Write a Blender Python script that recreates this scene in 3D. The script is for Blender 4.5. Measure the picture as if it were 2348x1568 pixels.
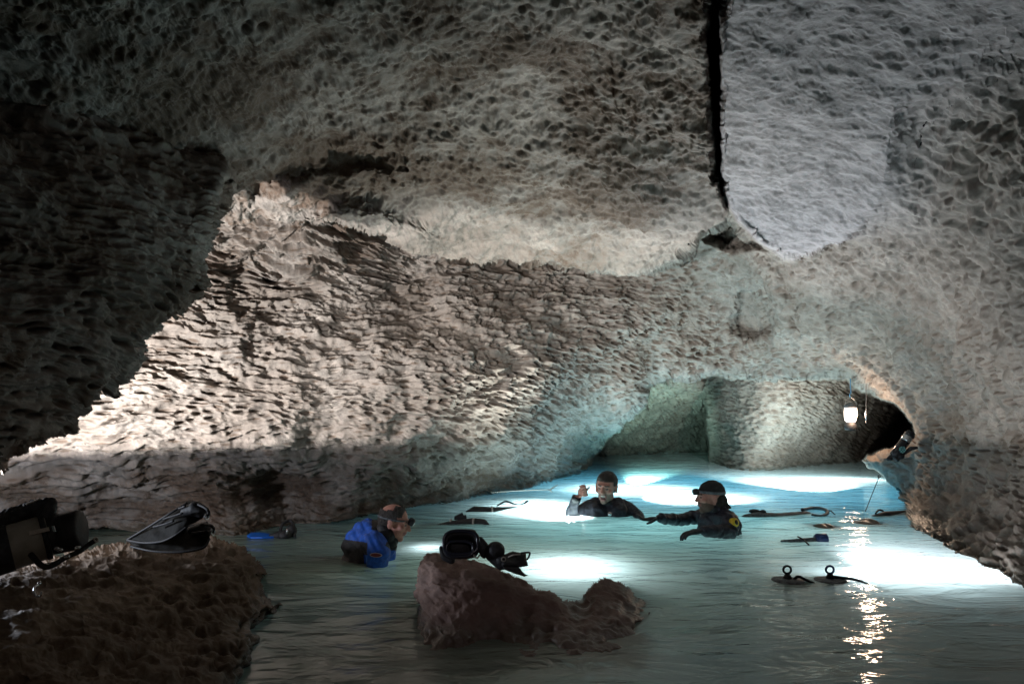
import bpy, bmesh, math, random
import numpy as np
from mathutils import Vector, Matrix, Quaternion

for o in list(bpy.data.objects): bpy.data.objects.remove(o)
scn = bpy.context.scene
COL = scn.collection
random.seed(7); rng = np.random.default_rng(7)

# ------------------------------------------------------------------ camera, world, exposure
CAMZ = 0.95
F, CX, CY, HOR = 1565.4, 1174.0, 784.0, 939.0        # picture units used while tracing
PITCH = math.atan((HOR - CY) / F)
cam_d = bpy.data.cameras.new('camera'); cam = bpy.data.objects.new('camera', cam_d); COL.objects.link(cam)
cam_d.lens = 36 * F / 2348.0; cam_d.sensor_width = 36; cam_d.clip_start = 0.05; cam_d.clip_end = 200
cam.location = (0, 0, CAMZ); cam.rotation_euler = (math.pi / 2 + PITCH, 0, 0)
scn.camera = cam
w = bpy.data.worlds.new('World'); scn.world = w; w.use_nodes = True
w.node_tree.nodes['Background'].inputs[0].default_value = (0.75, 0.8, 1.0, 1)
w.node_tree.nodes['Background'].inputs[1].default_value = 0.006
scn.view_settings.view_transform = 'Standard'; scn.view_settings.look = 'None'
scn.view_settings.exposure = -0.28; scn.view_settings.gamma = 1
scn.render.engine = 'CYCLES'
scn.cycles.use_denoising = True
scn.cycles.max_bounces = 6; scn.cycles.diffuse_bounces = 2; scn.cycles.glossy_bounces = 3
scn.cycles.transparent_max_bounces = 8; scn.cycles.transmission_bounces = 3
scn.cycles.sample_clamp_indirect = 3.0
scn.cycles.caustics_reflective = False; scn.cycles.caustics_refractive = False

cp, sp = math.cos(PITCH), math.sin(PITCH)
def ray(x, y):
    """direction per unit of axial depth, world space"""
    a = (x - CX) / F; b = (CY - y) / F
    return a, cp - sp * b, sp + cp * b                # x, y(forward), z(up)
def at(x, y, t):
    dx, dy, dz = ray(x, y); return Vector((dx * t, dy * t, CAMZ + dz * t))
def tz(x, y, z):
    dx, dy, dz = ray(x, y); return (z - CAMZ) / dz
def atz(x, y, z): return at(x, y, tz(x, y, z))
def pix(p):
    """world point -> tracing units and axial depth"""
    x, y, z = p[0], p[1], p[2] - CAMZ
    t = y * cp + z * sp; v = -y * sp + z * cp
    return CX + F * x / t, CY - F * v / t, t

# ------------------------------------------------------------------ lamps
def lamp(name, kind, loc, power, color, radius=0.05, **kw):
    d = bpy.data.lights.new(name, kind); o = bpy.data.objects.new(name, d); COL.objects.link(o)
    o.location = loc; d.energy = power; d.color = color; d.shadow_soft_size = radius
    for k, v in kw.items(): setattr(d, k, v)
    return o
def aim(o, target):
    o.rotation_euler = (Vector(target) - o.location).to_track_quat('-Z', 'Y').to_euler(); return o
# shore lamp standing low behind the dark overhang, open upward only
k = lamp('shore_lamp', 'SPOT', (-2.85, 2.85, 0.64), 1250, (1.0, 0.975, 0.945), 0.05, spot_size=math.pi, spot_blend=0.02)
k.rotation_euler = (math.pi, 0, 0)
lamp('shore_lamp', 'POINT', (-3.0, 3.0, 0.5), 150, (0.78, 0.86, 1.0), 0.08)
def dive_spot(px, py, dep, pw, colr, tgt, size, blend=0.8):
    p = atz(px, py, 0.0); aim(lamp('dive_lamp', 'SPOT', (p.x, p.y, -dep), pw, colr, 0.06, spot_size=math.radians(size), spot_blend=blend), at(*tgt))
def dive_pool(px, py, dep, rx, ry, pw, colr):
    """dive torch lying on the silt: a wide soft beam just under the surface"""
    p = atz(px, py, 0.0); o = lamp('water_glow', 'AREA', (p.x, p.y, -dep), pw, colr, shape='ELLIPSE', size=rx, size_y=ry)
    o.rotation_euler = (math.pi, 0, 0)
# dive lights under water that shine up on the rock
dive_spot(1290, 1175, 0.3, 5600, (1.0, 0.96, 0.93), (1250, 490, 6.0), 92, 1.0)
dive_spot(1500, 1135, 0.2, 7500, (1.0, 0.93, 0.99), (1810, 430, 5.2), 66, 1.0)
dive_spot(1455, 1112, 0.1, 13000, (0.52, 0.97, 0.90), (1530, 945, 13), 38, 0.9)
dive_spot(1870, 1128, 0.35, 4200, (1.0, 0.98, 0.93), (1780, 930, 10.5), 88, 1.0)
dive_spot(1600, 1150, 0.35, 1500, (1.0, 0.95, 0.90), (1660, 700, 8.2), 110, 1.0)  # added wide fill for the wall above the mouth, not a lamp lying there
dive_spot(2040, 1320, 0.3, 330, (1.0, 0.88, 0.95), (2250, 1080, 4.8), 110)
# unseen spots added beside the camera to light wall, middle rock and boulder
def torch(loc, tgt, pw, colr, size):
    aim(lamp('torch', 'SPOT', loc, pw, colr, 0.03, spot_size=math.radians(size), spot_blend=1.0), at(*tgt))
torch((-1.25, 1.1, 0.66), (880, 790, 6.2), 700, (1.0, 0.965, 0.93), 26)
torch((-1.25, 1.1, 0.66), (1230, 790, 7.0), 1050, (1.0, 0.965, 0.93), 26)
torch((0.5, -0.2, 1.3), (1180, 1400, 3.0), 42, (1.0, 0.88, 0.92), 30)
torch((-0.6, -0.1, 1.6), (300, 1300, 2.9), 14, (1.0, 0.86, 0.72), 44)
dive_pool(1238, 1164, 0.20, 0.75, 1.2, 30, (0.86, 0.96, 1.0))
dive_pool(1450, 1122, 0.25, 1.5, 1.2, 50, (0.78, 0.95, 1.0))
dive_pool(1905, 1099, 0.2, 1.5, 0.6, 30, (0.80, 0.94, 1.0))
dive_pool(1310, 1300, 0.24, 0.45, 0.5, 8, (0.97, 0.98, 1.0))
dive_pool(2070, 1318, 0.24, 0.85, 0.4, 9, (0.97, 0.95, 1.0))
dive_pool(985, 1256, 0.10, 0.2, 0.2, 1.0, (0.95, 0.95, 1.0))
# wide area lights added to brighten the milky water, no lamps of their own
dive_pool(1650, 1118, 0.9, 4.5, 3.6, 108, (0.17, 0.66, 1.0))
dive_pool(1560, 1205, 0.6, 3.0, 1.2, 18, (0.50, 0.93, 0.95))
dive_pool(1150, 1280, 0.5, 1.6, 0.8, 2.2, (0.80, 0.95, 0.70))
dive_pool(1900, 1240, 0.6, 2.0, 1.0, 5, (0.80, 0.95, 0.92))

# ------------------------------------------------------------------ helpers
def tps(ctrl, X, Y, lam=1e-4):
    """thin plate spline of inverse depth; ctrl: (x, y, t) or (x, y, ('z', height))"""
    P = []; V = []
    for x, y, t in ctrl:
        if isinstance(t, tuple): t = tz(x, y, t[1])
        P.append((x / 1000, y / 1000)); V.append(1.0 / t)
    P = np.array(P); V = np.array(V); n = len(P)
    def U(r2): return np.where(r2 > 0, 0.5 * r2 * np.log(np.maximum(r2, 1e-12)), 0)
    d = ((P[:, None] - P[None]) ** 2).sum(-1)
    A = np.zeros((n + 3, n + 3)); A[:n, :n] = U(d) + lam * np.eye(n); A[:n, n] = 1; A[:n, n + 1:] = P
    A[n, :n] = 1; A[n + 1:, :n] = P.T
    s = np.linalg.solve(A, np.concatenate([V, np.zeros(3)]))
    x = (X / 1000).ravel(); y = (Y / 1000).ravel(); out = s[n] + s[n + 1] * x + s[n + 2] * y
    for i in range(n): out += s[i] * U((x - P[i, 0]) ** 2 + (y - P[i, 1]) ** 2)
    return out.reshape(X.shape)
def sdf(poly, X, Y):
    """signed distance to a polygon, positive inside"""
    x = X.ravel(); y = Y.ravel(); d = np.full(x.shape, 1e18); ins = np.zeros(x.shape, bool); n = len(poly)
    for i in range(n):
        x0, y0 = poly[i]; x1, y1 = poly[(i + 1) % n]; ex, ey = x1 - x0, y1 - y0
        h = np.clip(((x - x0) * ex + (y - y0) * ey) / (ex * ex + ey * ey + 1e-9), 0, 1)
        d = np.minimum(d, (x - x0 - h * ex) ** 2 + (y - y0 - h * ey) ** 2)
        if y0 != y1:
            c = ((y0 <= y) & (y < y1)) | ((y1 <= y) & (y < y0))
            ins ^= c & (x < x0 + (y - y0) * ex / (ey if ey else 1))
    return (np.sqrt(d) * np.where(ins, 1, -1)).reshape(X.shape)
def sst(a, b, v):
    q = np.clip((v - a) / (b - a), 0, 1); return q * q * (3 - 2 * q)
def vnoise(X, Y, s, seed):
    """value noise in 2-D"""
    r = np.random.default_rng(seed).random((256, 256)); x = X / s + 1000; y = Y / s + 1000
    xi = np.floor(x).astype(int); yi = np.floor(y).astype(int); fx = x - xi; fy = y - yi
    fx = fx * fx * (3 - 2 * fx); fy = fy * fy * (3 - 2 * fy); g = lambda i, j: r[i % 256, j % 256]
    return ((g(xi, yi) * (1 - fx) + g(xi + 1, yi) * fx) * (1 - fy) + (g(xi, yi + 1) * (1 - fx) + g(xi + 1, yi + 1) * fx) * fy) * 2 - 1
def fbm(X, Y, s, seed, n=4):
    return sum(vnoise(X, Y, s / 2 ** i, seed + i) * 0.5 ** i for i in range(n))
def grid_mesh(name, P, mat, keep=None, attrs=None, flip=False, smooth=True):
    """P: (ny, nx, 3) array -> mesh object; keep: (ny-1, nx-1) bool of faces"""
    ny, nx = P.shape[:2]; idx = np.arange(ny * nx).reshape(ny, nx)
    q = np.stack([idx[:-1, :-1], idx[1:, :-1], idx[1:, 1:], idx[:-1, 1:]], -1)
    if flip: q = q[..., ::-1]
    q = q[keep] if keep is not None else q.reshape(-1, 4)
    used = np.unique(q); remap = np.full(ny * nx, -1); remap[used] = np.arange(len(used)); q = remap[q]
    co = P.reshape(-1, 3)[used]
    me = bpy.data.meshes.new(name); me.vertices.add(len(co)); me.vertices.foreach_set('co', co.astype(np.float32).ravel())
    me.loops.add(q.size); me.loops.foreach_set('vertex_index', q.ravel().astype(np.int32))
    me.polygons.add(len(q)); me.polygons.foreach_set('loop_start', np.arange(0, q.size, 4, dtype=np.int32))
    me.polygons.foreach_set('loop_total', np.full(len(q), 4, dtype=np.int32))
    me.polygons.foreach_set('use_smooth', np.full(len(q), smooth))
    for k_, a in (attrs or {}).items():
        at_ = me.attributes.new(k_, 'FLOAT', 'POINT'); at_.data.foreach_set('value', a.reshape(-1)[used].astype(np.float32))
    me.update(); me.validate()
    o = bpy.data.objects.new(name, me); COL.objects.link(o); me.materials.append(mat)
    return o

# ------------------------------------------------------------------ node helper
class NT:
    def __init__(s, name):
        s.m = bpy.data.materials.new(name); s.m.use_nodes = True; s.t = s.m.node_tree; s.t.nodes.clear()
        s.out = s.t.nodes.new('ShaderNodeOutputMaterial')
    def n(s, kind, **kw):
        nd = s.t.nodes.new('ShaderNode' + kind); ins = {}
        for k_, v in kw.items():
            if k_ in ('inp',): ins = v
            else: setattr(nd, k_, v)
        for k_, v in ins.items():
            sock = nd.inputs[k_]
            if hasattr(v, 'links'): s.t.links.new(v, sock)
            else: sock.default_value = v
        return nd
    def math(s, op, a, b=0.0, c=0.0, clamp=False):
        nd = s.t.nodes.new('ShaderNodeMath'); nd.operation = op; nd.use_clamp = clamp
        for i, v in enumerate((a, b, c)):
            if hasattr(v, 'links'): s.t.links.new(v, nd.inputs[i])
            else: nd.inputs[i].default_value = v
        return nd.outputs[0]
    def vmath(s, op, a, b):
        nd = s.t.nodes.new('ShaderNodeVectorMath'); nd.operation = op
        for i, v in enumerate((a, b)):
            if hasattr(v, 'links'): s.t.links.new(v, nd.inputs[i])
            elif op == 'SCALE' and i == 1: nd.inputs[3].default_value = v
            else: nd.inputs[i].default_value = v
        return nd.outputs[0]
    def mixc(s, f, a, b):
        nd = s.t.nodes.new('ShaderNodeMix'); nd.data_type = 'RGBA'
        for i, v in ((0, f), (6, a), (7, b)):
            if hasattr(v, 'links'): s.t.links.new(v, nd.inputs[i])
            else: nd.inputs[i].default_value = v if i == 0 else (*v, 1)
        return nd.outputs[2]
    def rmp(s, v, a, b, c=0.0, d=1.0):
        nd = s.n('MapRange', interpolation_type='SMOOTHSTEP', inp={0: v, 1: a, 2: b, 3: c, 4: d}); return nd.outputs[0]
    def link(s, a, b): s.t.links.new(a, b)
def simple(name, col, rough=0.5, metal=0.0, spec=0.35, bump=0.0, bscale=60.0, var=0.0, coat=0.0, emit=None):
    t = NT(name); geo = t.n('TexCoord').outputs['Object']
    nz = t.n('TexNoise', inp={'Vector': geo, 'Scale': bscale, 'Detail': 4.0})
    c = t.mixc(t.rmp(nz.outputs[0], 0.3, 0.7), tuple(v * (1 - var) for v in col), tuple(min(1, v * (1 + var)) for v in col))
    b = t.n('BsdfPrincipled', inp={'Base Color': c, 'Roughness': rough, 'Metallic': metal, 'Coat Weight': coat, 'Specular IOR Level': spec})
    if bump:
        bp = t.n('Bump', inp={'Height': nz.outputs[0], 'Strength': bump, 'Distance': 0.01}); t.link(bp.outputs[0], b.inputs['Normal'])
    if emit: b.inputs['Emission Color'].default_value = (*emit[0], 1); b.inputs['Emission Strength'].default_value = emit[1]
    t.link(b.outputs[0], t.out.inputs[0]); return t.m

def rock_material(name, tint=1.0, warm=0.0, scale=1.0, amp=1.0, base=(0.275, 0.242, 0.215), stain=(0.085, 0.055, 0.037), const=None):
    t = NT(name); P = t.n('TexCoord').outputs['Object']
    def attr(nm, dv):
        if const is not None: 
            v = t.n('Value'); v.outputs[0].default_value = const.get(nm, dv); return v.outputs[0]
        return t.n('Attribute', attribute_name=nm).outputs['Fac']
    pit, feather, lump, strata = attr('pit', 1), attr('feather', 0), attr('lump', 0), attr('strata', 0)
    wn = t.n('TexNoise', inp={'Vector': P, 'Scale': 2.2 * scale, 'Detail': 1.0})
    warp = t.vmath('SCALE', t.vmath('SUBTRACT', wn.outputs['Color'], (0.5, 0.5, 0.5)), 0.12 / scale)
    Q = t.vmath('ADD', P, warp)
    Qs = t.vmath('MULTIPLY', Q, (0.60, 0.60, 2.3))
    # scallops: round bottoms, sharp crests; cell sizes drift
    v1 = t.n('TexVoronoi', feature='F1', inp={'Vector': Qs, 'Scale': 12.0 * scale, 'Randomness': 1.0}).outputs['Distance']
    v2 = t.n('TexVoronoi', feature='F1', inp={'Vector': Qs, 'Scale': 22.0 * scale}).outputs['Distance']
    v3 = t.n('TexVoronoi', feature='SMOOTH_F1', inp={'Vector': Q, 'Scale': 9.0 * scale, 'Smoothness': 0.25}).outputs['Distance']
    big = t.n('TexNoise', inp={'Vector': P, 'Scale': 1.3 * scale, 'Detail': 5.0, 'Roughness': 0.55}).outputs[0]
    med = t.n('TexNoise', inp={'Vector': Q, 'Scale': 7.0 * scale, 'Detail': 7.0, 'Roughness': 0.62}).outputs[0]
    mlo = t.n('TexNoise', inp={'Vector': Q, 'Scale': 6.0 * scale, 'Detail': 3.0, 'Roughness': 0.5}).outputs[0]
    fine = t.n('TexNoise', inp={'Vector': Q, 'Scale': 45.0 * scale, 'Detail': 6.0, 'Roughness': 0.7}).outputs[0]
    st = t.n('TexNoise', inp={'Vector': t.vmath('MULTIPLY', Q, (0.9, 0.9, 7.0)), 'Scale': 1.6 * scale, 'Detail': 4.0, 'Roughness': 0.6}).outputs[0]
    ridge = t.math('SUBTRACT', 1.0, t.math('MULTIPLY', t.math('ABSOLUTE', t.math('SUBTRACT', st, 0.5)), 6.0), clamp=True)
    deep = t.rmp(t.n('TexNoise', inp={'Vector': P, 'Scale': 1.9 * scale, 'Detail': 3.0}).outputs[0], 0.36, 0.66, 0.45, 1.35)
    scal = t.math('ADD', t.math('MULTIPLY', t.rmp(v1, 0.14, 0.48), 0.085), t.math('MULTIPLY', t.rmp(v2, 0.10, 0.42), 0.020))
    scal = t.math('MULTIPLY', t.math('MULTIPLY', scal, deep), pit)
    v4 = t.n('TexVoronoi', feature='F1', inp={'Vector': t.vmath('MULTIPLY', Q, (0.8, 1.2, 1.6)), 'Scale': 17.0 * scale}).outputs['Distance']
    pock = t.math('MULTIPLY', t.math('MULTIPLY', t.rmp(v4, 0.05, 0.55), t.rmp(med, 0.42, 0.60, 0.1, 1.0)), t.math('MULTIPLY', feather, 0.034))
    lmp = t.math('MULTIPLY', t.math('MULTIPLY', v3, -0.11), lump)
    fea = t.math('MULTIPLY', t.math('SUBTRACT', mlo, 0.5), t.math('MULTIPLY_ADD', feather, 0.01, 0.026))
    h = t.math('ADD', t.math('ADD', t.math('ADD', scal, pock), lmp), fea)
    h = t.math('ADD', h, t.math('MULTIPLY', t.math('SUBTRACT', big, 0.5), t.math('MULTIPLY_ADD', feather, 0.28, 0.12)))
    h = t.math('ADD', h, t.math('MULTIPLY', t.math('MULTIPLY', ridge, strata), -0.11))
    h = t.math('MULTIPLY', t.math('MULTIPLY', h, attr('damp', 1)), amp / scale)
    mid = t.math('MULTIPLY', attr('damp', 1), 0.03 / scale)
    # colour: limestone with brown patina patches, pits painted darker
    cn = t.n('TexNoise', inp={'Vector': t.vmath('MULTIPLY', P, (1, 1, 1.8)), 'Scale': 1.6, 'Detail': 6.0, 'Roughness': 0.6}).outputs[0]
    cn2 = t.n('TexNoise', inp={'Vector': Q, 'Scale': 9.0, 'Detail': 6.0, 'Roughness': 0.7}).outputs[0]
    c = t.mixc(t.rmp(cn2, 0.32, 0.66), tuple(v * 0.50 for v in base), tuple(min(1, v * 1.25) for v in base))
    pat = attr('patina', 0.3)
    f = t.math('MULTIPLY', t.rmp(t.math('ADD', t.math('MULTIPLY', cn, 0.6), t.math('MULTIPLY', cn2, 0.4)), 0.42, 0.58), t.math('MULTIPLY_ADD', pat, 1.2, 0.10), clamp=True)
    c = t.mixc(f, c, stain)
    c = t.mixc(t.math('MULTIPLY', t.rmp(fine, 0.35, 0.62), 0.35), c, tuple(v * 0.5 for v in base))
    hole = t.math('MULTIPLY', t.math('SUBTRACT', 1.0, t.rmp(v1, 0.15, 0.40)), t.math('MULTIPLY', pit, 0.75), clamp=True)      # pits tinted dark: mineral crust plus painted-in cavity shade
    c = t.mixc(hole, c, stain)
    if const is None:
        pale = t.n('Attribute', attribute_name='pale').outputs['Fac']
        c = t.mixc(pale, c, t.mixc(t.rmp(cn2, 0.35, 0.62), (0.20, 0.185, 0.19), (0.38, 0.355, 0.37)))
    zz = t.n('SeparateXYZ', inp={'Vector': P}).outputs[2]
    wet = t.rmp(t.math('ADD', zz, t.math('MULTIPLY', t.math('SUBTRACT', cn2, 0.5), 0.22)), 0.015, 0.10, 1.0, 0.0)      # stained wet band just above the water
    c = t.mixc(t.math('MULTIPLY', wet, 0.72), c, (0.06, 0.05, 0.035))
    b = t.n('BsdfPrincipled', inp={'Base Color': c, 'Roughness': t.math('MULTIPLY_ADD', wet, -0.5, 0.8), 'Specular IOR Level': 0.3})
    t.link(b.outputs[0], t.out.inputs[0])
    bp = t.n('Bump', inp={'Height': t.math('ADD', t.math('MULTIPLY', fine, 0.35), med), 'Strength': 0.6, 'Distance': 0.022 / scale}); t.link(bp.outputs[0], b.inputs['Normal'])
    dn = t.n('Displacement', inp={'Height': h, 'Midlevel': mid, 'Scale': 1.0}); t.link(dn.outputs[0], t.out.inputs['Displacement'])
    t.m.displacement_method = 'DISPLACEMENT'
    return t.m
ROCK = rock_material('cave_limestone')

# ------------------------------------------------------------------ the cave, traced as depth sheets
def axis(lo, a, b, hi, step, n_out):
    i = np.linspace(a, b, int((b - a) / step) + 1)
    e = lambda s, d: s + d * (np.linspace(0, 1, n_out + 1)[1:] ** 1.6)
    return np.concatenate([e(a, lo - a)[::-1], i, e(b, hi - b)])
STEP = 2.3
gx = axis(-1300, -60, 2408, 3300, STEP, 90); gy = axis(-1100, -50, 1400, 2300, STEP, 80)
X, Y = np.meshgrid(gx, gy)
WX = X + fbm(X, Y, 26, 11, 4) * 5; WY = Y + fbm(X, Y, 26, 21, 4) * 5          # ragged outlines
WX2 = X + fbm(X, Y, 90, 31, 5) * 16; WY2 = Y + fbm(X, Y, 90, 41, 5) * 16

Z0 = ('z', 0.0)
near = [ # left wall
 (-1200, 1000, 4.2), (-1200, 700, 4.2), (-1200, 300, 3.6), (-600, 1000, 4.4), (-600, 600, 4.4), (-600, 1250, 4.4), (-300, 1030, 4.5), (-300, 1180, 4.7), (-300, 800, 4.6),
 (0, 1040, 4.55), (0, 1150, 4.85), (0, 1260, 5.0), (0, 850, 4.7), (0, 600, 4.9), (300, 1025, 4.9), (300, 1160, 5.3), (300, 1245, 5.3), (300, 850, 5.0), (300, 650, 5.2),
 (640, 1015, 5.4), (560, 1228, Z0), (640, 850, 5.5), (640, 650, 6.0), (640, 1120, 6.0), (760, 1200, Z0), (950, 1165, Z0), (950, 1015, 6.0), (950, 820, 6.1), (950, 650, 6.8),
 (1200, 1122, Z0), (1200, 1000, 7.3), (1200, 820, 7.0), (1200, 640, 7.5), (1310, 1092, Z0), (1350, 1060, ('z', 0.1)), (1440, 940, 8.8), (1380, 800, 7.9), (1420, 640, 8.0),
 (700, 545, 5.75), (1000, 610, 6.75),
 # back wall above the mouth
 (1500, 860, 8.8), (1520, 700, 8.2), (1520, 620, 8.0), (1600, 868, 8.9), (1660, 540, 7.3), (1700, 700, 8.2), (1750, 862, 8.8), (1850, 866, 8.6), (1850, 720, 7.3), (1830, 610, 6.5), (1960, 560, 5.6),
 # right wall
 (1950, 872, 8.2), (2010, 895, 7.8), (2075, 945, 7.2), (2100, 1000, 7.0), (2100, 1040, 6.9), (2040, 1060, 7.2), (2060, 1150, Z0), (2080, 1200, Z0), (2180, 1262, Z0), (2348, 1345, Z0), (2600, 1470, Z0),
 (2150, 1150, 5.9), (2348, 1200, 4.25), (2348, 1020, 4.6), (2200, 1000, 5.9), (2348, 860, 4.3), (2348, 600, 3.75), (2348, 300, 3.15), (2110, 850, 6.5), (2100, 650, 5.4), (2130, 450, 4.2), (2700, 700, 3.2), (2700, 1200, 3.2), (3200, 900, 2.9), (3200, 1500, 2.6), (2700, 200, 2.6)]
iN = np.clip(tps(near, X, Y), 1 / 14., 1 / 2.0)
# ceiling, left of the crack
ceil = [(560, 420, ('z', 2.50)), (640, 480, ('z', 2.42)), (750, 505, ('z', 2.40)), (850, 528, ('z', 2.38)), (1000, 585, ('z', 2.38)), (1100, 605, ('z', 2.38)), (1300, 608, ('z', 2.38)), (1450, 620, ('z', 2.38)),
 (1600, 560, ('z', 2.5)), (1650, 500, ('z', 2.5)), (1000, 430, ('z', 2.62)), (1300, 430, ('z', 2.7)), (700, 340, ('z', 2.72)), (1550, 380, ('z', 2.6)), (1000, 200, ('z', 2.9)), (1300, 200, ('z', 2.95)),
 (1600, 200, ('z', 2.75)), (500, 200, ('z', 2.6)), (0, 200, ('z', 2.25)), (-300, 200, ('z', 2.1)), (1200, 0, ('z', 2.9)), (600, 0, ('z', 2.7)), (0, 0, ('z', 2.4)), (1620, 0, ('z', 2.75)), (-1200, 0, ('z', 2.2)), (-1200, -1000, ('z', 2.4)), (1200, -1000, ('z', 2.9)), (1700, -1000, ('z', 2.8))]
iC = np.clip(tps(ceil, X, Y), 1 / 9., 1 / 1.0)
# ceiling block, right of the crack
blk = [(1680, 490, ('z', 2.48)), (1740, 560, ('z', 2.3)), (1800, 592, ('z', 2.25)), (1960, 535, ('z', 2.25)), (2080, 480, ('z', 2.2)), (1660, 250, ('z', 2.62)), (1900, 350, ('z', 2.45)), (1650, 0, ('z', 2.7)), (2000, 0, ('z', 2.6)),
 (2348, 0, ('z', 2.4)), (2250, 200, ('z', 2.35)), (2100, 380, ('z', 2.3)), (2900, -100, ('z', 2.2)), (1700, -1000, ('z', 2.8)), (3000, -1000, ('z', 2.4)), (2500, 100, ('z', 2.3))]
iB = np.clip(tps(blk, X, Y), 1 / 9., 1 / 1.0)
# far passage, pillar, recess
tun = [(1365, 1046, Z0), (1620, 1036, Z0), (1500, 880, 11.5), (1620, 870, 11.5), (1500, 970, 13.2), (1350, 980, 11.5), (1000, 1080, 13), (1620, 970, 14.5), (2100, 950, 15.0), (2100, 1060, 15), (1300, 800, 11)]
iT = np.clip(tps(tun, X, Y), 1 / 19., 1 / 9.)
pil = [(1625, 1060, Z0), (1700, 1079, Z0), (1740, 1080, Z0), (1860, 1070, Z0), (1980, 1060, Z0), (1615, 870, 11.8), (1720, 960, 10.2), (1720, 868, 10.0), (1850, 870, 9.8), (1860, 980, 10.4), (1980, 950, 11.2), (1980, 1010, 12.2), (2080, 960, 13.8), (2100, 1050, 15)]
iP = np.clip(tps(pil, X, Y), 1 / 17., 1 / 8.)

mouth = [(1352, 1078), (1362, 1050), (1395, 1012), (1440, 962), (1478, 930), (1488, 900), (1482, 885), (1500, 876), (1560, 868), (1700, 864), (1800, 866), (1940, 870), (1962, 892), (2000, 905), (2040, 922), (2072, 948), (2092, 968), (2094, 1000),
 (2070, 1020), (2030, 1027), (1990, 1040), (1976, 1058), (1990, 1072), (2012, 1082), (2030, 1100), (2050, 1130), (2066, 1160), (2066, 1230), (1700, 1260), (1300, 1240), (1240, 1120), (1325, 1102)]
pillar_poly = [(1608, 800), (1612, 900), (1618, 960), (1624, 1010), (1624, 1150), (2500, 1150), (2500, 800)]
ceil_poly = [(-2000, -1500), (1618, -1500), (1630, 120), (1640, 300), (1645, 400), (1668, 480), (1655, 505), (1615, 530), (1600, 566), (1540, 605), (1500, 622), (1400, 622), (1250, 604), (1110, 606), (1050, 598), (1000, 588), (930, 560), (850, 528), (760, 508), (690, 512), (610, 500), (530, 520), (480, 480), (-2000, 480)]
blk_poly = [(1640, -1500), (1650, 120), (1652, 300), (1650, 400), (1676, 480), (1700, 520), (1740, 556), (1800, 598), (1850, 592), (1900, 566), (1960, 540), (2020, 505), (2082, 482), (2095, 400), (2120, 300), (2220, 230), (2348, 170), (3600, -100), (3600, -1500)]
crack = [(1604, -1500), (1645, -1500), (1652, 60), (1652, 200), (1648, 330), (1650, 395), (1640, 410), (1634, 330), (1634, 200), (1622, 60)]
notch = [(1664, 497), (1690, 515), (1712, 545), (1740, 562), (1690, 575), (1640, 560), (1612, 548), (1622, 528)]

def over(i0, i1, a): return i0 * (1 - a) + i1 * a
iv = iT
aP = sst(-4, 4, sdf(pillar_poly, WX, WY)); iv = over(iv, np.maximum(iP, iT * 0), aP)
sm = sdf(mouth, WX, WY); aN = 1 - sst(-4, 3, sm)
# the rim turns away: near the mouth edge the near sheet curls back a little
curl = sst(26, 0, -sm) * (sm <= 0); iN2 = iN * (1 - 0.035 * curl ** 2)
iv = over(iv, iN2, aN)
aC = sst(-6, 6, sdf(ceil_poly, WX2 * 0.4 + WX * 0.6, WY2 * 0.4 + WY * 0.6)); iv = over(iv, np.maximum(iC, iv * 0.9), aC)
sB = sdf(blk_poly, WX, WY); wB = 6 + 120 * sst(1930, 2120, X); qB = np.clip((sB + wB) / (2 * wB), 0, 1); aB = qB * qB * (3 - 2 * qB); iv = over(iv, iB + (np.maximum(iB, iv * 0.9) - iB) * (1 - sst(1900, 2000, X)), aB)
def dent(poly, k_, wd=14):
    global iv
    a_ = sst(-wd, wd, sdf(poly, WX, WY)); iv = over(iv, iv * k_, a_)
dent([(1690, 520), (1740, 560), (1795, 640), (1822, 760), (1790, 765), (1758, 660), (1715, 600), (1680, 560)], 1.03, 20)
dent([(1700, 660), (1745, 650), (1765, 700), (1778, 750), (1740, 775), (1680, 760)], 0.975, 16)
dent([(560, 430), (620, 385), (700, 352), (800, 348), (870, 368), (925, 392), (860, 385), (780, 392), (700, 400), (620, 432), (580, 460)], 0.982, 14)
dent([(700, 505), (800, 470), (900, 500), (1010, 560), (980, 575), (880, 530), (780, 515)], 1.025, 22)
aK = sst(-12, 8, sdf(crack, WX2 * 0.5 + WX * 0.5, WY)); iv = over(iv, iv * 0.86, aK)
aO = sst(-10, 16, sdf(notch, WX, WY)); iv = over(iv, iv * 0.93, aO)
tt = 1 / iv
# below the water line the rock runs down to the sandy bottom
dx, dy, dz = ray(X, Y)
tw = np.where(dz < -1e-3, -CAMZ / np.minimum(dz, -1e-3), 1e6)
FLOOR = -1.1
tf = np.where(dz < -1e-3, (FLOOR - CAMZ) / np.minimum(dz, -1e-3), 1e6)
tt = np.where(tt > tw, np.minimum(tt * 1.02 + (tt - tw) * 1.5, tf), tt)
lowmask = [(-1600, 1262), (300, 1262), (560, 1240), (700, 1215), (900, 1183), (1200, 1135), (1310, 1104), (1352, 1082), (2066, 1120), (2066, 1175), (2082, 1212), (2190, 1275), (2348, 1352), (3600, 1900), (3600, 2600), (-1600, 2600)]
sl = sdf(lowmask, WX, WY)
below = sst(0, 60, sl)
tt = np.where(sl > 0, np.minimum(np.maximum(tt, tw * 0.95) * (1 - below) + tf * below, tf), tt)
P = np.stack([dx * tt, dy * tt, CAMZ + dz * tt], -1)
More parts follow.
